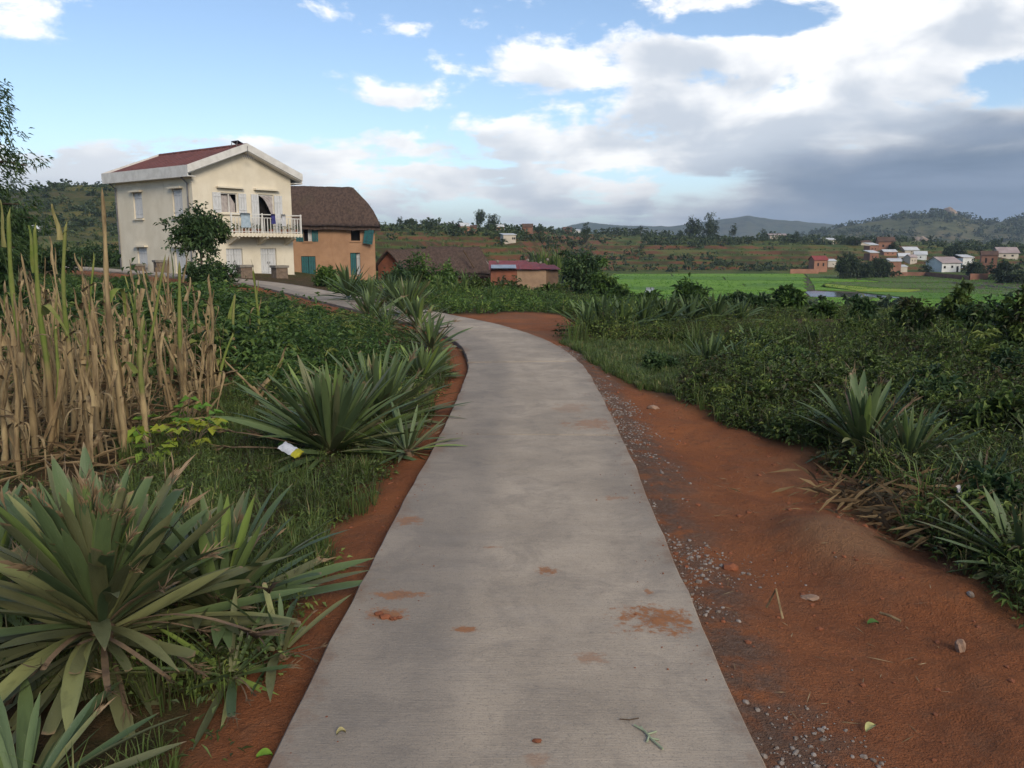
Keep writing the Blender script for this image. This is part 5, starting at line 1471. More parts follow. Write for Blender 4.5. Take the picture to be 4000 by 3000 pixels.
M_AGAVE = agave_mat('agave_green', (0.068, 0.105, 0.048), (0.105, 0.150, 0.058), (0.21, 0.29, 0.065))
M_AGAVE2 = agave_mat('agave_olive', (0.095, 0.105, 0.050), (0.145, 0.150, 0.068), (0.25, 0.26, 0.10))
M_AGDRY = plain('agave_dry', (0.20, 0.135, 0.08), (0.11, 0.075, 0.05), 6, .85, .3, 20)
AG = [agave_leaf('agave_leaf', 1, w, b, 0, 8, i) for i, (w, b) in enumerate(((.125, .06), (.13, .13), (.115, .24), (.14, .02), (.12, .40)))]
AGC = [agave_leaf('agave_leaf_cut', 1, w, b, 1, 8, 20 + i, i == 1) for i, (w, b) in enumerate(((.135, .03), (.13, .10), (.13, .20)))]
AGD = [agave_leaf('agave_leaf_dry', 1, w, b, 1, 8, 30 + i, True) for i, (w, b) in enumerate(((.05, .3), (.035, .5), (.06, .15)))]
for d in AG + AGC: d.materials.append(M_AGAVE)
for d in AGD: d.materials.append(M_AGDRY)
AG2 = []
for d in AG + AGC:
    e_ = d.copy(); e_.materials.clear(); e_.materials.append(M_AGAVE2); AG2.append(e_)


def agave(px, py, L, label, n=60, cut=.0, dry=.1, emin=-8, emax=86, z_up=.10, wid=1.0, lean=(0, 0), olive=.3, single=False, p=None, skew=1.0, group='agaves beside the path'):
    p = at_base(px, py, 1.4) if p is None else np.array(p)
    o = empty('agave', (p[0], p[1], p[2]), rng.uniform(0, 6)); tag(o, label, 'agave', group)
    inv = Matrix.Rotation(-o.rotation_euler.z, 4, 'Z')
    mats = []
    for i in range(n):
        f = (i + .5) / n                         # 0 inner .. 1 outer
        el_ = emax + (emin - emax) * f ** skew + rng.normal() * 9; a = i * 2.39996 + rng.normal() * .35
        l = L * (.60 + .45 * math.sin(min(f * 1.3, 1) * math.pi * .55)) * rng.uniform(.68, 1.15)
        isd = rng.random() < dry * (f > .35) * 1.6; isc = rng.random() < cut
        if isd: me = AGD[rng.integers(0, 3)]; l *= rng.uniform(.5, .9)
        elif isc: me = AGC[rng.integers(0, 3)] if rng.random() > olive * f * 1.6 else AG2[5 + rng.integers(0, 3)]; l *= rng.uniform(.75, 1.0)
        else:
            k_ = rng.integers(0, 5) if f > .35 else rng.choice([0, 3, 1]); me = AG[k_] if rng.random() > olive * f * 1.6 else AG2[k_]
        rb = .045 * L * (1 + f)
        loc = Vector((math.cos(a) * rb + lean[0] * (1 - f) * .1, math.sin(a) * rb + lean[1] * (1 - f) * .1, z_up * L * (1.25 - f) + .02))
        M_ = Matrix.Translation(loc) @ Matrix.Rotation(a, 4, 'Z') @ Matrix.Rotation(-R(el_), 4, 'Y') @ Matrix.Rotation(rng.normal() * .3, 4, 'X') @ Matrix.Diagonal((l, l * wid * rng.uniform(.85, 1.15), l * wid, 1))
        mats.append((me, M_))
    if not single:
        MB().tube([(0, 0, -.12), (0, 0, z_up * L * .6), (0, 0, z_up * L * 1.3)], [.09 * L, .10 * L, .03 * L], 8).build('stem', M_AGDRY, o, True)
        for me, M_ in mats:
            lf_ = bpy.data.objects.new('leaf', me); col.objects.link(lf_); lf_.parent = o; lf_.matrix_local = M_
    else:
        VV = []; QQ = []; tt = []; n_ = 0
        for me, M_ in mats:
            if me in AGD: me = AG[2]
            v = np.empty(len(me.vertices) * 3, np.float32); me.vertices.foreach_get('co', v); v = v.reshape(-1, 3)[:27]
            m4 = np.array(M_); VV.append(v @ m4[:3, :3].T + m4[:3, 3]); QQ += [(n_ + i * 3 + j, n_ + (i + 1) * 3 + j, n_ + (i + 1) * 3 + j + 1, n_ + i * 3 + j + 1) for i in range(8) for j in range(2)]; n_ += 27
            tt.append(np.full(27, np.clip(.5 + .25 * rng.normal(), 0, 1)))
        mesh_tri('leaf_rosette', np.vstack(VV), None, M_AGFAR, o, attrs=dict(tint=np.concatenate(tt)), quads=QQ, smooth=True)
    return o


M_AGFAR = leafy('agave_far', [(0.0, (0.033, 0.056, 0.027)), (.5, (0.060, 0.095, 0.038)), (1.0, (0.119, 0.174, 0.050))], .1)
agave(225, 1450, .67, 'huge trimmed agave with frayed brown leaf tips beside the path start', 290, .50, .15, -36, 89, .36, .80, (0, .1), .8, skew=1.3)
agave(478, 1340, .60, 'upright broad-leaved agave behind the huge trimmed one', 115, .08, .06, 8, 89, .10, .72, olive=.25, skew=1.3)
agave(50, 1760, .46, 'agave cut by the bottom edge below the huge one', 50, .15, .12, -5, 48, .03, .7)
agave(500, 1480, .42, 'low spreading agave at the foot of the huge one', 34, .2, .2, -10, 50, .03, .6)
agave(610, 1420, .36, 'small agave offset nearest the path kerb', 14, .1, .1, 0, 70, .05, .8)
agave(-20, 1330, .58, 'agave half out of frame left of the huge trimmed one', 70, .3, .1, 0, 86, .15, .75, skew=1.2)
agave(715, 990, .78, 'large full agave with a crisp packet at its foot', 200, .06, .06, 0, 89, .10, .58, olive=.3, skew=1.2)
agave(815, 925, .76, 'large agave tucked behind the one with the packet', 170, .05, .06, 6, 88, .10, .52, olive=.4, skew=1.2)
agave(880, 985, .55, 'leaning grassy agave on the path side of the big pair', 46, .05, .1, -8, 60, .05, .5, olive=.8)
agave(912, 828, .55, 'small neat agave at the bend of the path', 95, .05, .08, -5, 87, .12, .62, olive=.2)
agave(930, 775, .64, 'ragged agave full of dead leaves at the path bend', 75, .35, .40, -14, 82, .25, .75, olive=.7)
agave(905, 735, .62, 'bright tipped agave above the ragged one', 60, .05, .15, 0, 86, .45, .8, olive=.2)
agave(880, 690, .92, 'tall fan-shaped agave standing over the path bend', 130, .02, .05, 10, 89, .2, .5, olive=.1, skew=1.3)
agave(800, 702, .85, 'agave left of the tall fan-shaped one', 60, .05, .15, -5, 85, .15, .7, olive=.3)
agave(845, 668, .95, 'agave squeezed between the fan-shaped one and the path', 50, .02, .15, 0, 86, .2, .6, single=True)
agave(835, 715, .7, 'dusty agave on the field side of the bend', 60, .05, .15, -5, 85, .1, .6, olive=.3)
agave(755, 655, 1.05, 'dark far agave before the orange house door', 60, .02, .2, 0, 86, .30, .6, single=True)
agave(800, 660, .9, 'far agave beside the distant stretch of path', 46, .02, .1, 0, 86, .2, .6, single=True)
G2 = 'agaves on the right bank'
agave(1862, 985, .62, 'tall agave standing at the edge of the red earth', 90, .03, .05, 8, 89, .08, .72, olive=.1, skew=1.35, group=G2)
agave(1960, 1010, .46, 'low fan agave in front of the tall one on the bank', 130, .02, .05, 8, 88, .05, .5, olive=.15, skew=1.2, group=G2)
agave(2200, 1240, .46, 'dark agave at the right edge above the bare soil', 50, .05, .1, -5, 85, .08, .75, olive=.1, group=G2)
agave(2120, 1080, .38, 'agave behind the dry rubbish heap', 46, .03, .1, -5, 85, .05, .7, group=G2)
hedge_words = ['first', 'second', 'third', 'fourth', 'fifth', 'sixth', 'seventh', 'eighth']
for i, (px, py) in enumerate(((1268, 722), (1300, 716), (1345, 714), (1392, 706), (1440, 704), (1490, 700), (1545, 698), (1600, 694))):
    agave(px, py, rng.uniform(.62, .80), f'{hedge_words[i]} agave of the hedge row counted from the red clearing', 48, .02, .06, 2, 87, .1, .7, single=True, group='agave hedge row')
for i, (px, py, l, lb) in enumerate(((1530, 800, .62, 'pale agave in the grass right of the path bend'), (1600, 812, .55, 'second pale agave in the grass beyond the bend'), (1640, 770, .6, 'agave deeper in the undergrowth past the pale pair'))):
    agave(px, py, l, lb, 40, .02, .1, 2, 86, .06, .6, single=True, group=G2)


# ================================================================== dry maize
k = NT('maize_dry', .8, .2)
t = k.attr('g'); r_ = k.rand()
dryc = k.mix(r_, (0.48, 0.36, 0.19), (0.29, 0.205, 0.105))
dryc = k.mix(k.rng(k.noise(9, 5, .6, k.obj, 0, (2, 2, .4)), .35, .7), dryc, (0.11, 0.07, 0.04))
dryc = k.mix(k.math('MULTIPLY', k.rng(k.noise(60, 3, .6, k.obj, 0, (1, 1, .1)), .5, .7), .4), dryc, (0.38, 0.29, 0.17))
grn = k.mix(k.rng(k.noise(12, 3, .6, k.obj), .4, .6), (0.16, 0.21, 0.045), (0.22, 0.24, 0.07))
c = k.mix(k.rng(k.math('ADD', t, k.math('MULTIPLY', k.math('SUBTRACT', r_, .5), .5)), .55, .8), dryc, grn)
k.color(c); k.translucent(c, .2); M_MAIZE = k.m


def maize_stalk_mesh(H, green, seed):
    r_ = np.random.default_rng(seed); n = 16; pts = []; rad_ = []; g_ = []
    bx, by_ = r_.normal() * .05, r_.normal() * .05
    V = []; Q = []; G = []
    for i in range(n + 1):
        t = i / n; z = H * t
        pts.append((bx * t * t * H + .012 * math.sin(t * 7 + seed), by_ * t * t * H, z)); node = 1.28 if i % 3 == 0 else 1.0
        rad_.append((.0155 * (1 - .55 * t)) * node); g_.append(green * (1 - .2 * abs(t - .6)) if t > .45 else green * t * 1.4)
    v, q = tube(pts, rad_, 7); G = np.repeat(g_, 7)
    tp = len(v); v = np.vstack([v, np.array(pts[-1]) + [r_.normal() * .02, 0, .04]]); G = np.append(G, g_[-1])
    o = mesh_tri('maize_stalk_mesh', v, [(tp - 7 + j, tp - 7 + (j + 1) % 7, tp) for j in range(7)], M_MAIZE, quads=q, attrs=dict(g=G), smooth=True)
    d = o.data; bpy.data.objects.remove(o); return d


def maize_leaf_mesh(L, W, kind, seed, green=0.0):
    """kind 0: sheath hugging the stem and hanging; 1: drooping ribbon; 2: broken, upright"""
    r_ = np.random.default_rng(seed); n = 9; V = []; Q = []
    for i in range(n + 1):
        t = i / n
        if kind == 0: p = np.array([.02 + .05 * math.sin(t * 2.6) * L, 0, -L * t * .95]); w = W * (1 - .6 * t)
        elif kind == 1:
            a = 1.15 - 3.6 * t; p = np.array([L * (.42 * math.sin(min(t * 1.7, 1.5))), .04 * math.sin(5 * t + seed) * L, L * (.38 * math.sin(t * 2.1) - .75 * t * t)]); w = W * (1.0 - .75 * t ** 1.5)
        else: p = np.array([.02 + .10 * L * t * t, .02 * math.sin(4 * t + seed), L * t]); w = W * (1.15 - .85 * t)
        tw = r_.normal() * .12 + 1.3 * t * (seed % 3 - 1) * .6
        d = np.array([-math.sin(tw) * .5, math.cos(tw), math.sin(tw) * .3]); c_ = np.array([.35 * w, 0, 0])
        V += [p - d * w / 2, p + c_ * (.5 if kind == 0 else .2), p + d * w / 2]
    for i in range(n):
        for j in range(2): a = i * 3 + j; Q.append((a, a + 1, a + 4, a + 3))
    o = mesh_tri('maize_leaf_mesh', np.array(V), None, M_MAIZE, quads=Q, attrs=dict(g=np.full(len(V), green)), smooth=True)
    d = o.data; bpy.data.objects.remove(o); return d


MS_D = [maize_stalk_mesh(h, g, i) for i, (h, g) in enumerate(((1.0, .1), (1.0, .45), (1.0, .0), (1.0, .7), (1.0, .55), (1.0, .15)))]
MS_G = [maize_stalk_mesh(1.0, .9, 50), maize_stalk_mesh(1.0, .8, 51)]
ML = [maize_leaf_mesh(.42, .040, 0, 60), maize_leaf_mesh(.36, .045, 0, 61), maize_leaf_mesh(.5, .036, 1, 62), maize_leaf_mesh(.62, .032, 1, 63), maize_leaf_mesh(.30, .034, 2, 64), maize_leaf_mesh(.24, .038, 2, 65), maize_leaf_mesh(.45, .030, 1, 67), maize_leaf_mesh(.3, .048, 0, 68)]
MLG = [maize_leaf_mesh(.34, .045, 2, 70, .9), maize_leaf_mesh(.4, .05, 1, 71, .9)]


def maize(p, H, label, green=False, nl=6, tilt=None, thick=1.0, group='dry maize stalks'):
    o = empty('maize_plant', p, rng.uniform(0, 6.28)); tag(o, label, 'maize', group)
    tx, ty_ = tilt if tilt else (rng.normal() * .05, rng.normal() * .05)
    o.rotation_euler = (tx, ty_, o.rotation_euler.z)
    me = (MS_G if green else MS_D)[rng.integers(0, 2 if green else 6)]
    s = bpy.data.objects.new('stalk', me); col.objects.link(s); s.parent = o; s.scale = (thick * 1.05, thick * 1.05, H + .05); s.location.z = -.05
    for i in range(nl):
        z = H * rng.uniform(.18, .95); up_ = z / H
        pool = [4, 5, 2, 0] if up_ > .75 else [0, 1, 2, 3, 6, 7, 4]
        d = MLG[rng.integers(0, 2)] if green and up_ > .6 else ML[pool[rng.integers(0, len(pool))]]
        l = bpy.data.objects.new('leaf', d); col.objects.link(l); l.parent = o
        l.location = (0, 0, z); l.rotation_euler = (rng.normal() * .12, rng.normal() * .12, rng.uniform(0, 6.28)); sc = rng.uniform(.75, 1.25) * min(1, .55 + H * .4); l.scale = (sc, sc * rng.uniform(.8, 1.3), sc)
    return o


tall = [(78, 1000, 470, 'tall maize stalk with a split green top nearest the left edge', True), (118, 985, 500, 'green-topped maize stalk with a leaf slanting left', True), (160, 940, 492, 'slim green maize stalk with a pointed tip', True), (268, 990, 428, 'tallest maize stalk crossing the corner of the white house', True),
        (398, 900, 575, 'maize stalk with fresh forked leaves below the garden tree', True), (566, 780, 588, 'single green maize stalk standing apart in the crop', True), (505, 800, 640, 'thin maize stalk at the right end of the patch', True),
        (315, 985, 690, 'thick green maize stem in the front of the patch', True), (462, 860, 600, 'tan bare maize stem with a pointed tip right of the patch', False), (222, 985, 640, 'thick pale dry stalk in the front middle of the patch', False), (30, 1010, 700, 'drooping dry stalk at the left frame edge', False)]
for px, pyb, pyt, lb, gr in tall:
    p = at_base(px, pyb); H = float(atY(px, pyt, p[1])[2]) - p[2]
    maize(p, H, lb, gr, 5 if gr else 7, (rng.normal() * .02, rng.normal() * .02), 1.7 if gr else 1.6)
used = []
poly = gpoly([(-60, 1030), (110, 1010), (300, 985), (420, 930), (470, 860), (490, 800), (440, 755), (250, 745), (-120, 760)])
px0 = np.array(poly); cnt = 0
while cnt < 118:
    x, y = rng.uniform(px0[:, 0].min(), px0[:, 0].max()), rng.uniform(px0[:, 1].min(), px0[:, 1].max())
    if not pip(np.array([x]), np.array([y]), poly)[0] or any((x - a) ** 2 + (y - b) ** 2 < .02 for a, b in used): continue
    if y > 9 and rng.random() < .35: continue
    used.append((x, y)); cnt += 1
    H_ = float(np.clip(rng.normal(.98, .33), .35, 1.6)); hw3 = 'short broken' if H_ < .65 else 'middling' if H_ < 1.05 else 'tall' if H_ < 1.3 else 'very tall'
    row_ = 'front row' if y < 6.3 else 'second row' if y < 7.4 else 'middle rows' if y < 9 else 'back rows'; u_ = x / y
    sd_ = 'near the left frame edge' if u_ < -.53 else 'left of the tallest stalk' if u_ < -.48 else 'right of the tallest stalk' if u_ < -.41 else 'at the right end of the patch'
    maize((x, y, gz(x, y)), H_, f'{hw3} dead maize stalk in the {row_} {sd_}', False, int(rng.integers(7, 12)), (rng.normal() * .10, rng.normal() * .10), rng.uniform(.8, 1.5))
for px, py, lb in ((545, 890, 'bent dry maize stalk leaning just beyond the patch'), (600, 905, 'fallen dry maize stalk close to the big agave')):
    maize(at_base(px, py), .75, lb, False, 4, (.5, -.4), 1, 'fallen stalks')

# bean seedlings between the stalks
M_BEAN = leafy('bean_leaf', [(0.0, (0.066, 0.144, 0.024)), (.5, (0.120, 0.240, 0.030)), (1.0, (0.312, 0.336, 0.036))], .3)
for px, py, tn, lb in ((405, 935, .45, 'green bean plant at the right of the maize patch'), (440, 960, .5, 'second green bean plant beside the first'), (385, 990, .95, 'yellowing bean plant in front of the maize'), (420, 985, 1.0, 'yellow-leaved bean plant next to the yellowing one'), (320, 975, .6, 'small bean plant at the foot of the thick green stem'), (330, 1010, .75, 'bean sprout near the agave tops'), (640, 985, .4, 'small weed sprout left of the packet')):
    p = at_base(px, py); o = empty('bean_plant', p); tag(o, lb, 'bean plant', 'bean plants')
    n = 9; a = rng.uniform(0, 6.28, n); r0 = rng.uniform(.05, .2, n); C = np.stack([np.cos(a) * r0, np.sin(a) * r0, rng.uniform(.08, .30, n)], 1)
    D = np.stack([np.cos(a), np.sin(a), rng.normal(size=n) * .3], 1)
    for i in range(n):
        v, t, aa = leaves(np.repeat(C[i:i + 1], 3, 0), np.stack([D[i], D[i] @ np.array([[0, 1, 0], [-1, 0, 0], [0, 0, 1.]]), D[i] @ np.array([[0, -1, 0], [1, 0, 0], [0, 0, 1.]])]), .095, .085, np.full(3, tn + .08 * rng.normal()), .12, .25)
        soup('leaf', (v, t, aa), M_BEAN, o)
    mb = MB()
    for c_ in C: mb.tube([(0, 0, -.02), (c_[0] * .4, c_[1] * .4, c_[2] * .7), tuple(c_)], .004, 4, False)
    mb.build('stem', M_GRASS if False else M_BARK, o)

# ================================================================== ground cover (uncounted)
AG_PTS = np.array([o.location[:2] for o in col.objects if o.name.startswith('agave') and o.parent is None])


def soil_mask(x, y):
    m = np.zeros(x.shape)
    j = .35 * fbm(x / .6, y / .6, 4, 71)
    for poly, s_ in ((SOIL_R, .8), (SOIL_C, .8), (SOIL_L, .5)): m = np.maximum(m, sstep(sdf(x, y, poly) + j * s_, -.12, .12))
    o, _, _ = path_q(x, y); w_ = 1.0 + .1 * sstep(y, 18, 30)
    return np.maximum(m, (np.abs(o) + j * .5 < w_).astype(float)), o


def sample(n, y0, y1, u0, u1, power=1.0):
    y = y0 + (y1 - y0) * rng.random(n) ** power; u = rng.uniform(u0, u1, n); return u * y, y


def on_land(x, y, dz=0.0): return np.column_stack([x, y, land(x, y) + dz])


DX, DY = -24, 36
maize_p = gpoly([(-160, 1060), (110, 1030), (300, 1000), (430, 940), (480, 860), (500, 800), (440, 750), (250, 740), (-200, 750)])
# left crop: bushy sweet-potato and cassava leaves
x, y = sample(9000, 7.5, 44, -.68, 0.0, .62)
m, o = soil_mask(x, y); inm = pip(x, y, maize_p)
keep = (m < .3) & (o < -1.15) & ((~inm) | (rng.random(len(x)) < .25)) & (fbm(x / 1.6, y / 1.6, 3, 131) > -.10)
keep &= ~((y > 34) & (o > -2.2))
x, y = x[keep], y[keep]
d_ag = np.min(np.hypot(x[:, None] - AG_PTS[None, :, 0], y[:, None] - AG_PTS[None, :, 1]), 1); ok = d_ag > .45; x, y = x[ok], y[ok]
tp1 = [palmate(15, .30, .62, .13) for _ in range(5)] + [bushy(70, .30, .44, .085, .055, .1) for _ in range(4)] + [bushy(90, .22, .85, .07, .035, .1, .8) for _ in range(2)]
tp1f = [palmate(7, .30, .62, .19) for _ in range(5)] + [bushy(28, .30, .44, .14, .09, .1) for _ in range(4)] + [bushy(30, .22, .85, .12, .06, .1, .8) for _ in range(2)]
cs_ = rng.uniform(.5, 1.5, len(x)) * (1.1 + .9 * fbm(x / 2.2, y / 2.2, 2, 15)) * (1 - .45 * sstep(y, 16, 30)) * (.45 + .55 * sstep(-path_q(x, y)[0], 1.3, 4.5)); cP = on_land(x, y); cn = y < 17; ct = .15 * rng.normal(size=len(x))
cf = soup('crop_foliage', cat([spread(tp1, cP[cn], cs_[cn], ct[cn]), spread(tp1f, cP[~cn], cs_[~cn], ct[~cn])]), M_CROP); tag(cf, 'low leafy green crop covering the field beyond the maize', 'crop', kind='stuff')
# nearer weeds on the left verge, under the agaves and maize
x, y = sample(5200, 1.6, 14, -.70, .02, .7)
m, o = soil_mask(x, y); keep = (m < .35) & (o < -.95) & (fbm(x / .8, y / .8, 3, 133) > -.02); x, y = x[keep], y[keep]
tp2 = [bushy(60, .13, .15, .030, .016, .05) for _ in range(4)] + [bushy(40, .12, .22, .034, .010, .05, .8) for _ in range(3)] + [grass_tuft(26, .22, .005, .6, .10, .35) for _ in range(4)]
sc = rng.uniform(.5, 1.25, len(x)); inm = pip(x, y, maize_p); sc[inm] *= .6
vw = soup('verge_weeds', spread(tp2, on_land(x, y), sc, .2 * rng.normal(size=len(x))), M_WEED); tag(vw, 'small leafy weeds among the agaves and stalks', 'weeds', kind='stuff')
# dry maize litter
x, y = sample(2600, 4.5, 12, -.70, -.22, .8); inm = pip(x, y, maize_p); x, y = x[inm], y[inm]
n = len(x); P = on_land(x, y, .03); P[:, 2] += rng.random(n) ** 3 * .25
D = np.stack([rng.normal(size=n), rng.normal(size=n), .35 * rng.normal(size=n)], 1)
li = soup('maize_litter', leaves(P, D, rng.uniform(.12, .45, n), rng.uniform(.01, .03, n), rng.random(n), .2, .1), M_STRAW); tag(li, 'fallen dry maize leaves on the field floor', 'litter', kind='stuff')
# right-hand undergrowth
x, y = sample(15000, 3.0, 62, .02, .70, .6)
m, o = soil_mask(x, y)
lawn = gpoly([(1185, 740), (1300, 730), (1480, 740), (1560, 800), (1500, 850), (1380, 825), (1280, 790)])
keep = (m < .25) & (o > 1.2) & (fbm(x / 2.5, y / 2.5, 3, 151) > -.22) & ~pip(x, y, lawn); x, y = x[keep], y[keep]
d_ag = np.min(np.hypot(x[:, None] - AG_PTS[None, :, 0], y[:, None] - AG_PTS[None, :, 1]), 1); ok = (d_ag > .4); x, y = x[ok], y[ok]
edge = -sdf(x, y, SOIL_R); hs_ = (.35 + .75 * sstep(edge, .1, 1.6)) * np.clip(1.05 + 1.5 * fbm(x / 1.5, y / 1.5, 2, 153), .4, 2.0) * (.85 - .40 * sstep(y, 9, 20))
tp3 = [bushy(110, .30, .50, .075, .032, .08) for _ in range(4)] + [palmate(18, .32, .50, .10) for _ in range(2)] + [bushy(110, .24, .70, .07, .02, .05, .8) for _ in range(4)] + [grass_tuft(50, .52, .010, .6, .2, .3) for _ in range(2)] + [bushy(120, .34, .36, .06, .035, .08) for _ in range(3)]
near_ = y < 9
tpn = [bushy(150, .30, .46, .055, .026, .08) for _ in range(4)] + [palmate(26, .30, .50, .07) for _ in range(3)] + [bushy(150, .22, .66, .045, .014, .05, .8) for _ in range(2)] + [grass_tuft(50, .46, .007, .6, .22, .3)] + [bushy(150, .34, .34, .05, .032, .08) for _ in range(4)]
nn_ = np.hypot(x, y) < 11; sz_ = rng.uniform(.6, 1.2, len(x)) * hs_; P_ = on_land(x, y); tsh = .16 * rng.normal(size=len(x))
tpf = [bushy(30, .30, .48, .14, .065, .08) for _ in range(5)] + [palmate(7, .32, .5, .16) for _ in range(2)] + [bushy(32, .24, .68, .12, .04, .05, .8) for _ in range(3)] + [grass_tuft(16, .52, .022, .6, .2, .3) for _ in range(2)]
ff_ = (np.hypot(x, y) > 19) & ((np.hypot(x, y) < 34) | (rng.random(len(x)) < .75)); mm_ = ~nn_ & (np.hypot(x, y) <= 19)
ug = soup('undergrowth', cat([spread(tpn, P_[nn_], sz_[nn_], tsh[nn_]), spread(tp3, P_[mm_], sz_[mm_], tsh[mm_]), spread(tpf, P_[ff_], sz_[ff_], tsh[ff_])]), M_WEED); tag(ug, 'tangled green undergrowth right of the path', 'undergrowth', kind='stuff')
x, y = sample(2700, 2.6, 11, .22, .70, .75); m, o = soil_mask(x, y); keep = (m < .3) & (fbm(x / .9, y / .9, 2, 157) > -.12); x, y = x[keep], y[keep]
tp4 = [bushy(90, .16, .26, .034, .013, .05, .7) for _ in range(4)] + [palmate(14, .18, .3, .05) for _ in range(2)] + [grass_tuft(30, .34, .006, .6, .12, .3) for _ in range(1)] + [bushy(70, .16, .20, .042, .024, .05) for _ in range(4)]
fw_ = soup('fine_weeds', spread(tp4, on_land(x, y), rng.uniform(.6, 1.5, len(x)), .2 * rng.normal(size=len(x))), M_WEED); tag(fw_, 'fine weeds filling the near edge of the undergrowth', 'weeds', kind='stuff')
# weeds in the hollow below the huts
x, y = sample(3800, 17, 56, -.22, .16, .9); m, o = soil_mask(x, y); keep = (m < .25) & (o > 1.2) & ~((y > 51) & (x < -9)); x, y = x[keep], y[keep]
hw2_ = soup('hollow_weeds', spread(tpf, on_land(x, y), rng.uniform(.4, .95, len(x)) * (1 - .55 * sstep(y, 32, 46)), .16 * rng.normal(size=len(x))), M_LEAF); tag(hw2_, 'mixed weeds in the hollow between the path and the huts', 'weeds', kind='stuff')
# grass
T_G = [grass_tuft(16, .20, .006, .55, .05, .5) for _ in range(6)]; T_GL = [grass_tuft(18, .38, .008, .5, .06, .4) for _ in range(5)]
gx, gy, gs, gsh = [], [], [], []
x, y = sample(15000, 1.6, 20, -.62, .0, .6); m, o = soil_mask(x, y); keep = (m < .6) & (o < -.9) & (o > -3.2 - .05 * y) & (fbm(x / .7, y / .7, 3, 161) > -.08); x, y = x[keep], y[keep]
P1 = on_land(x, y); s1_ = rng.uniform(.5, 1.1, len(x))
x, y = sample(9000, 2.4, 30, .05, .68, .6); m, o = soil_mask(x, y); keep = (m < .6) & (o > .9) & (fbm(x / .9, y / .9, 3, 163) > -.1) & ((sdf(x, y, SOIL_R) > -.45) | (rng.random(len(x)) < .12)); x, y = x[keep], y[keep]
P2 = on_land(x, y); s2_ = rng.uniform(.6, 1.4, len(x))
gr1 = soup('grass', spread(T_G, np.vstack([P1, P2]), np.concatenate([s1_, s2_]), .15 * rng.normal(size=len(P1) + len(P2))), M_GRASS); tag(gr1, 'short grass along both verges of the path', 'grass', kind='stuff')
x, y = sample(3000, 4, 40, .06, .68, .65); m, o = soil_mask(x, y); keep = (m < .2) & (o > 1.2) & (fbm(x / 2.5, y / 2.5, 3, 167) > .06); x, y = x[keep], y[keep]
gr2 = soup('tall_grass', spread(T_GL, on_land(x, y), rng.uniform(.8, 2.1, len(x)) * (1 - .35 * sstep(y, 12, 25)), .15 * rng.normal(size=len(x))), M_GRASS); tag(gr2, 'taller rough grass in the undergrowth', 'grass', kind='stuff')
n = 4000; lp = np.array(lawn); x = rng.uniform(lp[:, 0].min(), lp[:, 0].max(), n); y = rng.uniform(lp[:, 1].min(), lp[:, 1].max(), n); keep = pip(x, y, lawn) & (soil_mask(x, y)[0] < .5); x, y = x[keep], y[keep]
gr3 = soup('verge_turf', spread([grass_tuft(14, .11, .007, .7, .08, .55) for _ in range(4)], on_land(x, y), rng.uniform(.7, 1.4, len(x)), .2 * rng.normal(size=len(x))), M_GRASS); tag(gr3, 'olive turf patch inside the bend of the path', 'grass', kind='stuff')
# a few maize plants and canes by the huts
M_CANE = leafy('cane_leaf', [(0.0, (0.06, 0.10, 0.03)), (.5, (0.11, 0.17, 0.045)), (1.0, (0.22, 0.26, 0.08))], .3)
for px, py, h_, lb in ((1065, 655, 44, 'bright green young maize in front of the tin hut'), (1058, 650, 38, 'second young maize plant by the tin hut'), (985, 650, 52, 'tall maize plant against the thatch slope'), (1005, 640, 60, 'flowering maize in front of the thatch end'), (950, 640, 50, 'maize plant left of the long thatched hut')):
    p = hit(px, py, 20); s = px_m(p[1]); H = h_ * s
    o = empty('young_maize', p); tag(o, lb, 'maize', 'young maize by the huts')
    MB().tube([(0, 0, -.1), (.02, 0, H * .6), (.03, .02, H)], [.03, .025, .01], 6).build('stalk', M_CANE, o)
    v, t, a = grass_tuft(12, H * .8, .07, .7, .03, .55); v[:, 2] += H * .25; soup('leaves', (v, t, a), M_CANE, o)
for i, (px, py, lb) in enumerate(((1175, 590, 'cane clump rising behind the tin roof'), (1205, 592, 'second cane clump close to the dark tree'))):
    p = atY(px, py, 64); o = empty('cane_clump', p); tag(o, lb, 'cane', 'canes behind the tin hut')
    v, t, a = grass_tuft(70, 2.5, .09, .45, .8, .55); soup('leaves', (v, t, a), M_CANE, o)
    mb = MB()
    for _ in range(12): a_ = rng.uniform(0, 6.28); mb.tube([(math.cos(a_) * .5, math.sin(a_) * .5, -.6), (math.cos(a_) * .6, math.sin(a_) * .6, 1.2)], .03, 5)
    mb.build('stems', M_CANE, o)

# ================================================================== stones, clods, litter
M_STONE = plain('gravel_stone', (0.27, 0.235, 0.21), (0.15, 0.115, 0.09), 25, .9)
M_CLOD = plain('earth_clod', (0.25, 0.085, 0.04), (0.16, 0.06, 0.032), 12, .95, .5, 40)
RT = []
for i in range(5):
    v, f = rock_mesh(1.0, 60 + i, 1, .35, (1, .8, .55)); RT.append((v, f, np.full(len(v), .5)))
n = 5200; x = []; y = []
s_ = rng.uniform(S0 - 5, S0 + 6.5, n) if False else S0 - 5.2 + 11.5 * rng.random(n) ** 1.25
pp = np.stack([np.interp(s_, PS, PC[:, 0]), np.interp(s_, PS, PC[:, 1]), np.interp(s_, PS, PN[:, 0]), np.interp(s_, PS, PN[:, 1])], 1)
off_ = .77 + np.abs(rng.normal(size=n)) * .17 * (1 + .5 * (pp[:, 1] < 4.2))
x = pp[:, 0] + pp[:, 2] * off_; y = pp[:, 1] + pp[:, 3] * off_
keep = (fbm(x / .35, y / .5, 3, 171) + .2 * (rng.random(n) - .5) > .04) & (off_ < 1.6); x, y = x[keep], y[keep]
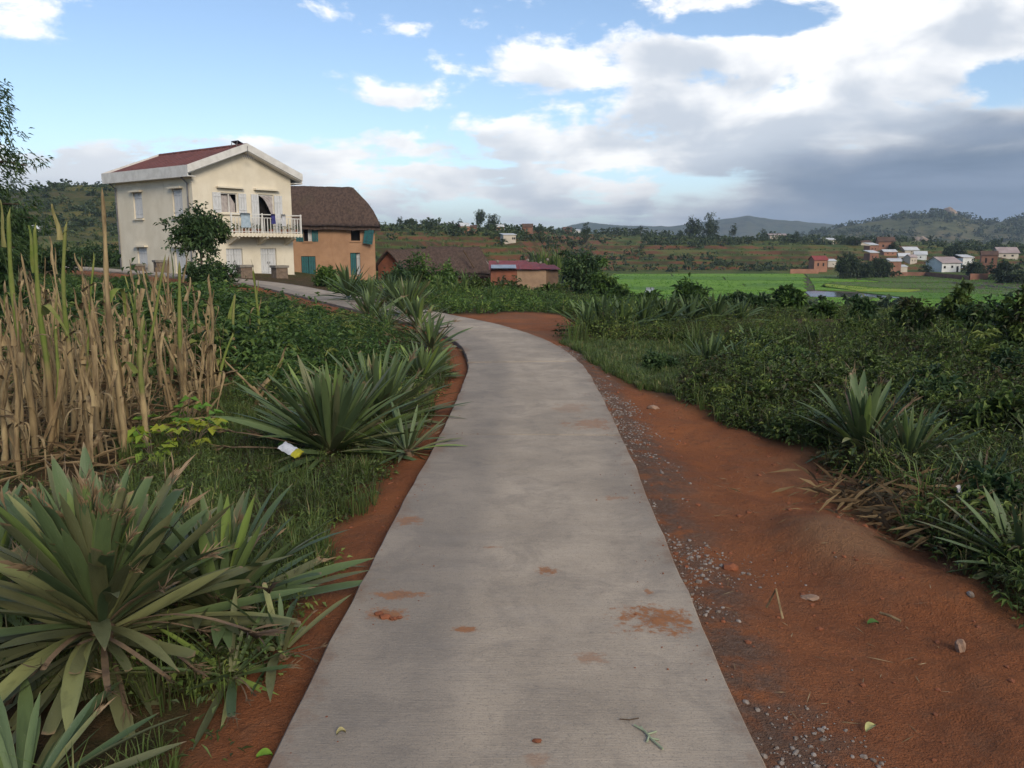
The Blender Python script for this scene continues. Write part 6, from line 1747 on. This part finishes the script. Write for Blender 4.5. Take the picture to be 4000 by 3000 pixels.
gv = soup('gravel', spread(RT, on_land(x, y, .002), .004 + .013 * rng.random(len(x)) ** 4), M_STONE); tag(gv, 'grey gravel spilled along the right path edge', 'gravel', kind='stuff')
x, y = sample(8000, 1.8, 14, -.5, .68, .6); m, o = soil_mask(x, y); keep = (m > .7) & (np.abs(o) > .78); x, y = x[keep], y[keep]
cl_ = soup('soil_crumbs', spread(RT, on_land(x, y, .001), .004 + .020 * rng.random(len(x)) ** 5), M_CLOD); tag(cl_, 'red earth crumbs on the bare soil', 'soil', kind='stuff')
n = 1500; s_ = S0 - 5.2 + 14 * rng.random(n) ** 1.2; sg_ = np.where(rng.random(n) < .5, -1, 1); of_ = sg_ * (.75 - np.abs(rng.normal(size=n)) * .14)
pp = np.stack([np.interp(s_, PS, PC[:, 0]), np.interp(s_, PS, PC[:, 1]), np.interp(s_, PS, PN[:, 0]), np.interp(s_, PS, PN[:, 1]), np.interp(s_, PS, PC[:, 2])], 1)
x = pp[:, 0] + pp[:, 2] * of_; y = pp[:, 1] + pp[:, 3] * of_; kk_ = (np.abs(of_) < .735) & (fbm(s_ / .5, sg_ * 4.0, 3, 177) > .02)
es_ = soup('slab_grit', spread(RT, np.column_stack([x, y, pp[:, 4] + .001])[kk_], .0015 + .006 * rng.random(int(kk_.sum())) ** 4), M_CLOD); tag(es_, 'red grit washed over the slab edges', 'grit', kind='stuff')
x, y = sample(420, 1.8, 9, .12, .6, .8); m, o = soil_mask(x, y); keep = (m > .7) & (o > .8); x, y = x[keep], y[keep]; n = len(x)
D = np.stack([rng.normal(size=n), rng.normal(size=n), .05 * rng.normal(size=n)], 1)
tw = soup('dry_twigs', leaves(on_land(x, y, .008), D, rng.uniform(.03, .12, n), .004, rng.random(n), .05, 0), M_STRAW); tag(tw, 'bits of dry straw strewn on the red soil', 'straw', kind='stuff')


def stone(px, py, r, m, label, sq=(1, .8, .6), seed=0, z=None, cat_='stone'):
    p = at_base(px, py, 1.4) if z is None else atz(px, py, z); v, f = rock_mesh(r, seed, 2, .3, sq)
    o = mesh_tri('stone' if cat_ == 'stone' else 'clod', v, f, m, smooth=False); o.location = (p[0], p[1], (gz(p[0], p[1]) if z is None else z) + r * sq[2] * .4); tag(o, label, cat_, 'loose stones' if cat_ == 'stone' else 'clods'); return o


M_STONE2 = plain('stone_pink', (0.30, 0.19, 0.13), (0.20, 0.13, 0.09), 18, .9, .4, 50)
stone(2075, 1385, .030, M_STONE2, 'pinkish stone standing alone on the right bare soil', (.7, .7, 1.3), 3)
stone(2097, 1277, .020, M_STONE, 'pale grey chip below the right edge bushes', (1, .8, .8), 4)
stone(1580, 1230, .035, M_CLOD, 'large red clod right of the path', (1.2, 1, .7), 5, None, 'clod')
stone(1805, 1085, .05, M_CLOD, 'flat red clod at the rubbish heap', (1.6, .8, .4), 6, None, 'clod')
stone(1750, 1278, .035, M_STONE2, 'low brown stone in the middle of the red soil', (1.5, 1, .35), 7)
stone(1510, 1262, .016, M_STONE, 'pale pebble lying by the gravel edge', (1, .9, .7), 8)
stone(1410, 885, .05, M_STONE2, 'grey-brown stone beside the far gravel', (1.5, .8, .5), 9)
stone(1160, 1602, .012, M_CLOD, 'dark pebble on the near slab', (1.3, .8, .6), 10, .052)
for i, (px, py, r) in enumerate(((818, 1327, .017), (832, 1335, .02), (850, 1338, .014), (862, 1336, .013))): stone(px, py, r, M_CLOD, 'red earth lump ' + ['leftmost in the row on the slab edge', 'biggest of the row on the slab edge', 'third along the row on the slab edge', 'last of the row on the slab edge'][i], (1.2, .9, .6), 11 + i, .052, 'clod')
stone(1620, 880, .03, M_STONE, 'white stone chip near the undergrowth', (1, .8, .6), 19)


def leaf_thing(px, py, L, W, ang, c_, label, z=None, name='fallen_leaf'):
    p = at_base(px, py, 1.4) if z is None else atz(px, py, z); zz_ = (gz(p[0], p[1]) + .012) if z is None else z
    V = []; Q = []
    for i in range(7):
        t = i / 6; w = W * math.sin(math.pi * min(1, .08 + t * .92)) ** .7 * .5
        for e in (-1, 0, 1): V.append((L * (t - .5), e * w, .012 * math.sin(t * 3) + (.01 if e else 0)))
    for i in range(6):
        for j in range(2): a = i * 3 + j; Q.append((a, a + 3, a + 4, a + 1))
    o = mesh_tri(name, V, None, plain('leaf_' + label.split()[0], c_, tuple(x * .8 for x in c_), 20, .6), quads=Q, smooth=True); o.location = (p[0], p[1], zz_); o.rotation_euler = (0, 0, ang); tag(o, label, 'leaf')


leaf_thing(737, 1587, .03, .022, .4, (0.34, 0.29, 0.13), 'tan fallen leaf on the near slab', .054)
leaf_thing(572, 1646, .05, .04, .2, (0.16, 0.28, 0.03), 'lime green leaf on the soil at the bottom edge')
leaf_thing(1888, 1327, .05, .04, 0, (0.09, 0.17, 0.035), 'round green leaf on the right red soil')
leaf_thing(1880, 1543 + 40, .05, .03, .6, (0.42, 0.40, 0.16), 'pale yellow leaf scrap on the near soil')


def twig(name, pts, r, m, label, z):
    P_ = [atz(a, b, z) for a, b in pts]
    mb = MB().tube(np.array(P_), np.linspace(r, r * .5, len(P_)), 5); return mb.build(name, m), P_


M_TWIG = plain('green_twig', (0.30, 0.34, 0.22), (0.22, 0.25, 0.16), 20, .8)
tg = empty('twig', atz(1400, 1590, .058)); tag(tg, 'pale green forked sprig lying on the near slab', 'twig')
mb = MB()
for pts in (((1370, 1566), (1392, 1578), (1402, 1590), (1412, 1600), (1432, 1618)), ((1398, 1586), (1418, 1580)), ((1402, 1590), (1398, 1602)), ((1408, 1595), (1424, 1598)), ((1390, 1577), (1385, 1570))):
    mb.tube(np.array([atz(a, b, .056) for a, b in pts]) - np.array(tg.location), .0035, 5)
mb.build('stem', M_TWIG, tg)
mb = MB().tube([atz(1338, 1553, .055), atz(1360, 1555, .056), atz(1380, 1551, .058)], .002, 5); o = mb.build('straw', M_STRAW); tag(o, 'single dry straw beside the sprig on the slab', 'straw')
p1, p2 = at_base(1900, 1332), at_base(1945, 1350); mb = MB().tube([p1 + [0, 0, .012], (p1 + p2) / 2 + [0, 0, .016], p2 + [0, 0, .012]], .006, 6); o = mb.build('stick', M_MAIZE); tag(o, 'straight tan stick beside the round green leaf', 'stick')
for i, (a, b, lb) in enumerate((((1850, 1050), (1895, 1078), 'cut cane leaning at the foot of the bank agave'), ((1890, 1040), (1945, 1085), 'long dry stick stuck into the rubbish heap'), ((1885, 1098), (1940, 1098), 'pale broken stalk beside the flat clod'), ((1655, 1330), (1690, 1352), 'thin dry stem on the gravel edge'))):
    p1, p2 = at_base(*a), at_base(*b); mb = MB().tube([p1 + [0, 0, .03], (p1 + p2) / 2 + [0, 0, .05 + .03 * i], p2 + [0, 0, .03]], .012 if i < 3 else .005, 6); o = mb.build('stick', M_MAIZE if i != 0 else M_CANE); tag(o, lb, 'stick')

# rubbish heap of pulled weeds
hp = at_base(2010, 1110); heap = empty('weed_heap', hp); tag(heap, 'heap of dry pulled weeds at the edge of the red soil', 'heap')
n = 2200; C = rng.normal(size=(n, 3)) * np.array([.26, .30, .07]); C[:, 2] = np.abs(C[:, 2]) * np.exp(-(C[:, 0] ** 2 + C[:, 1] ** 2) * 4) + .02
D = np.stack([rng.normal(size=n), rng.normal(size=n), .4 * rng.normal(size=n)], 1)
soup('dry_stems', leaves(C, D, rng.uniform(.08, .3, n), rng.uniform(.004, .012, n), rng.random(n) * .8, .1, .2), M_STRAW, heap)
v, f = rock_mesh(.34, 77, 3, .25, (1, 1.1, .28)); mesh_tri('earth_core', v, f, plain('heap_soil', (0.10, 0.065, 0.045), (0.06, 0.045, 0.03), 9, .95, .6, 40), heap)
paper = plain('paper_scrap', (0.62, 0.60, 0.62), (0.50, 0.47, 0.52), 20, .8)


def scrap(p, w, h, rot, m, label, name='paper_scrap'):
    V = []; Q = []
    for i in range(5):
        for j in range(4): V.append(((i / 4 - .5) * w, (j / 3 - .5) * h, .012 * math.sin(i * 2.1 + j * 1.3)))
    for i in range(4):
        for j in range(3): Q.append((i * 4 + j, (i + 1) * 4 + j, (i + 1) * 4 + j + 1, i * 4 + j + 1))
    o = mesh_tri(name, V, None, m, quads=Q, smooth=True); o.location = tuple(p); o.rotation_euler = rot; tag(o, label, 'litter'); return o


scrap(hp + np.array([.10, -.12, .17]), .05, .09, (1.1, .3, .4), paper, 'crumpled pale paper on the dry weed heap')
scrap(hp + np.array([-.02, .20, .15]), .06, .03, (.6, .2, 1.0), paper, 'torn white wrapper at the back of the weed heap')
scrap(hp + np.array([.22, .34, .12]), .09, .02, (.3, .1, .2), plain('card_strip', (0.50, 0.42, 0.30), (0.4, 0.33, 0.24), 10, .9), 'tan card strip behind the weed heap')
# crisp packet: pillow shape, white with yellow end
pk = atY(628, 972, 5.62); packet = empty('snack_packet', (pk[0], pk[1], pk[2]), .35); packet.rotation_euler = (.45, .3, -.5); packet.scale = (.8, .75, .8); tag(packet, 'crumpled white and yellow snack packet caught on the lower leaves of the large agave', 'litter')


def pillow(x0, x1, w, m, name):
    V = []; Q = []
    for sgn in (1, -1):
        for i in range(7):
            for j in range(6):
                x = x0 + (x1 - x0) * i / 6; y_ = (j / 5 - .5) * w; b = math.sin(math.pi * j / 5) * .022 * (.4 + .6 * math.sin(math.pi * np.clip((x + .11) / .22, 0, 1)))
                V.append((x, y_, sgn * b + .006 * math.sin(i * 2.3 + j * 1.7)))
    for s_ in range(2):
        for i in range(6):
            for j in range(5): a = s_ * 42 + i * 6 + j; q = (a, a + 6, a + 7, a + 1); Q.append(q if s_ == 0 else q[::-1])
    return mesh_tri(name, V, None, m, packet, quads=Q, smooth=True)


pillow(-.11, .045, .11, plain('foil_white', (0.50, 0.51, 0.54), (0.34, 0.35, 0.38), 22, .5), 'packet_body'); pillow(.0455, .11, .11, plain('foil_yellow', (0.36, 0.33, 0.02), (0.26, 0.25, 0.03), 22, .5), 'packet_end')

# ================================================================== air
hz_ = MB().box(-6000, 6000, -1500, 7000, -8, 190).build('haze', None)
hm = bpy.data.materials.new('haze_air'); hm.use_nodes = True; hn = hm.node_tree.nodes; hn.clear()
ho = hn.new('ShaderNodeOutputMaterial'); hv = hn.new('ShaderNodeVolumePrincipled'); hv.inputs['Color'].default_value = (0.62, 0.76, 0.95, 1); hv.inputs['Density'].default_value = 0.00020
hm.node_tree.links.new(hv.outputs[0], ho.inputs['Volume']); hz_.data.materials.append(hm); tag(hz_, kind='stuff')
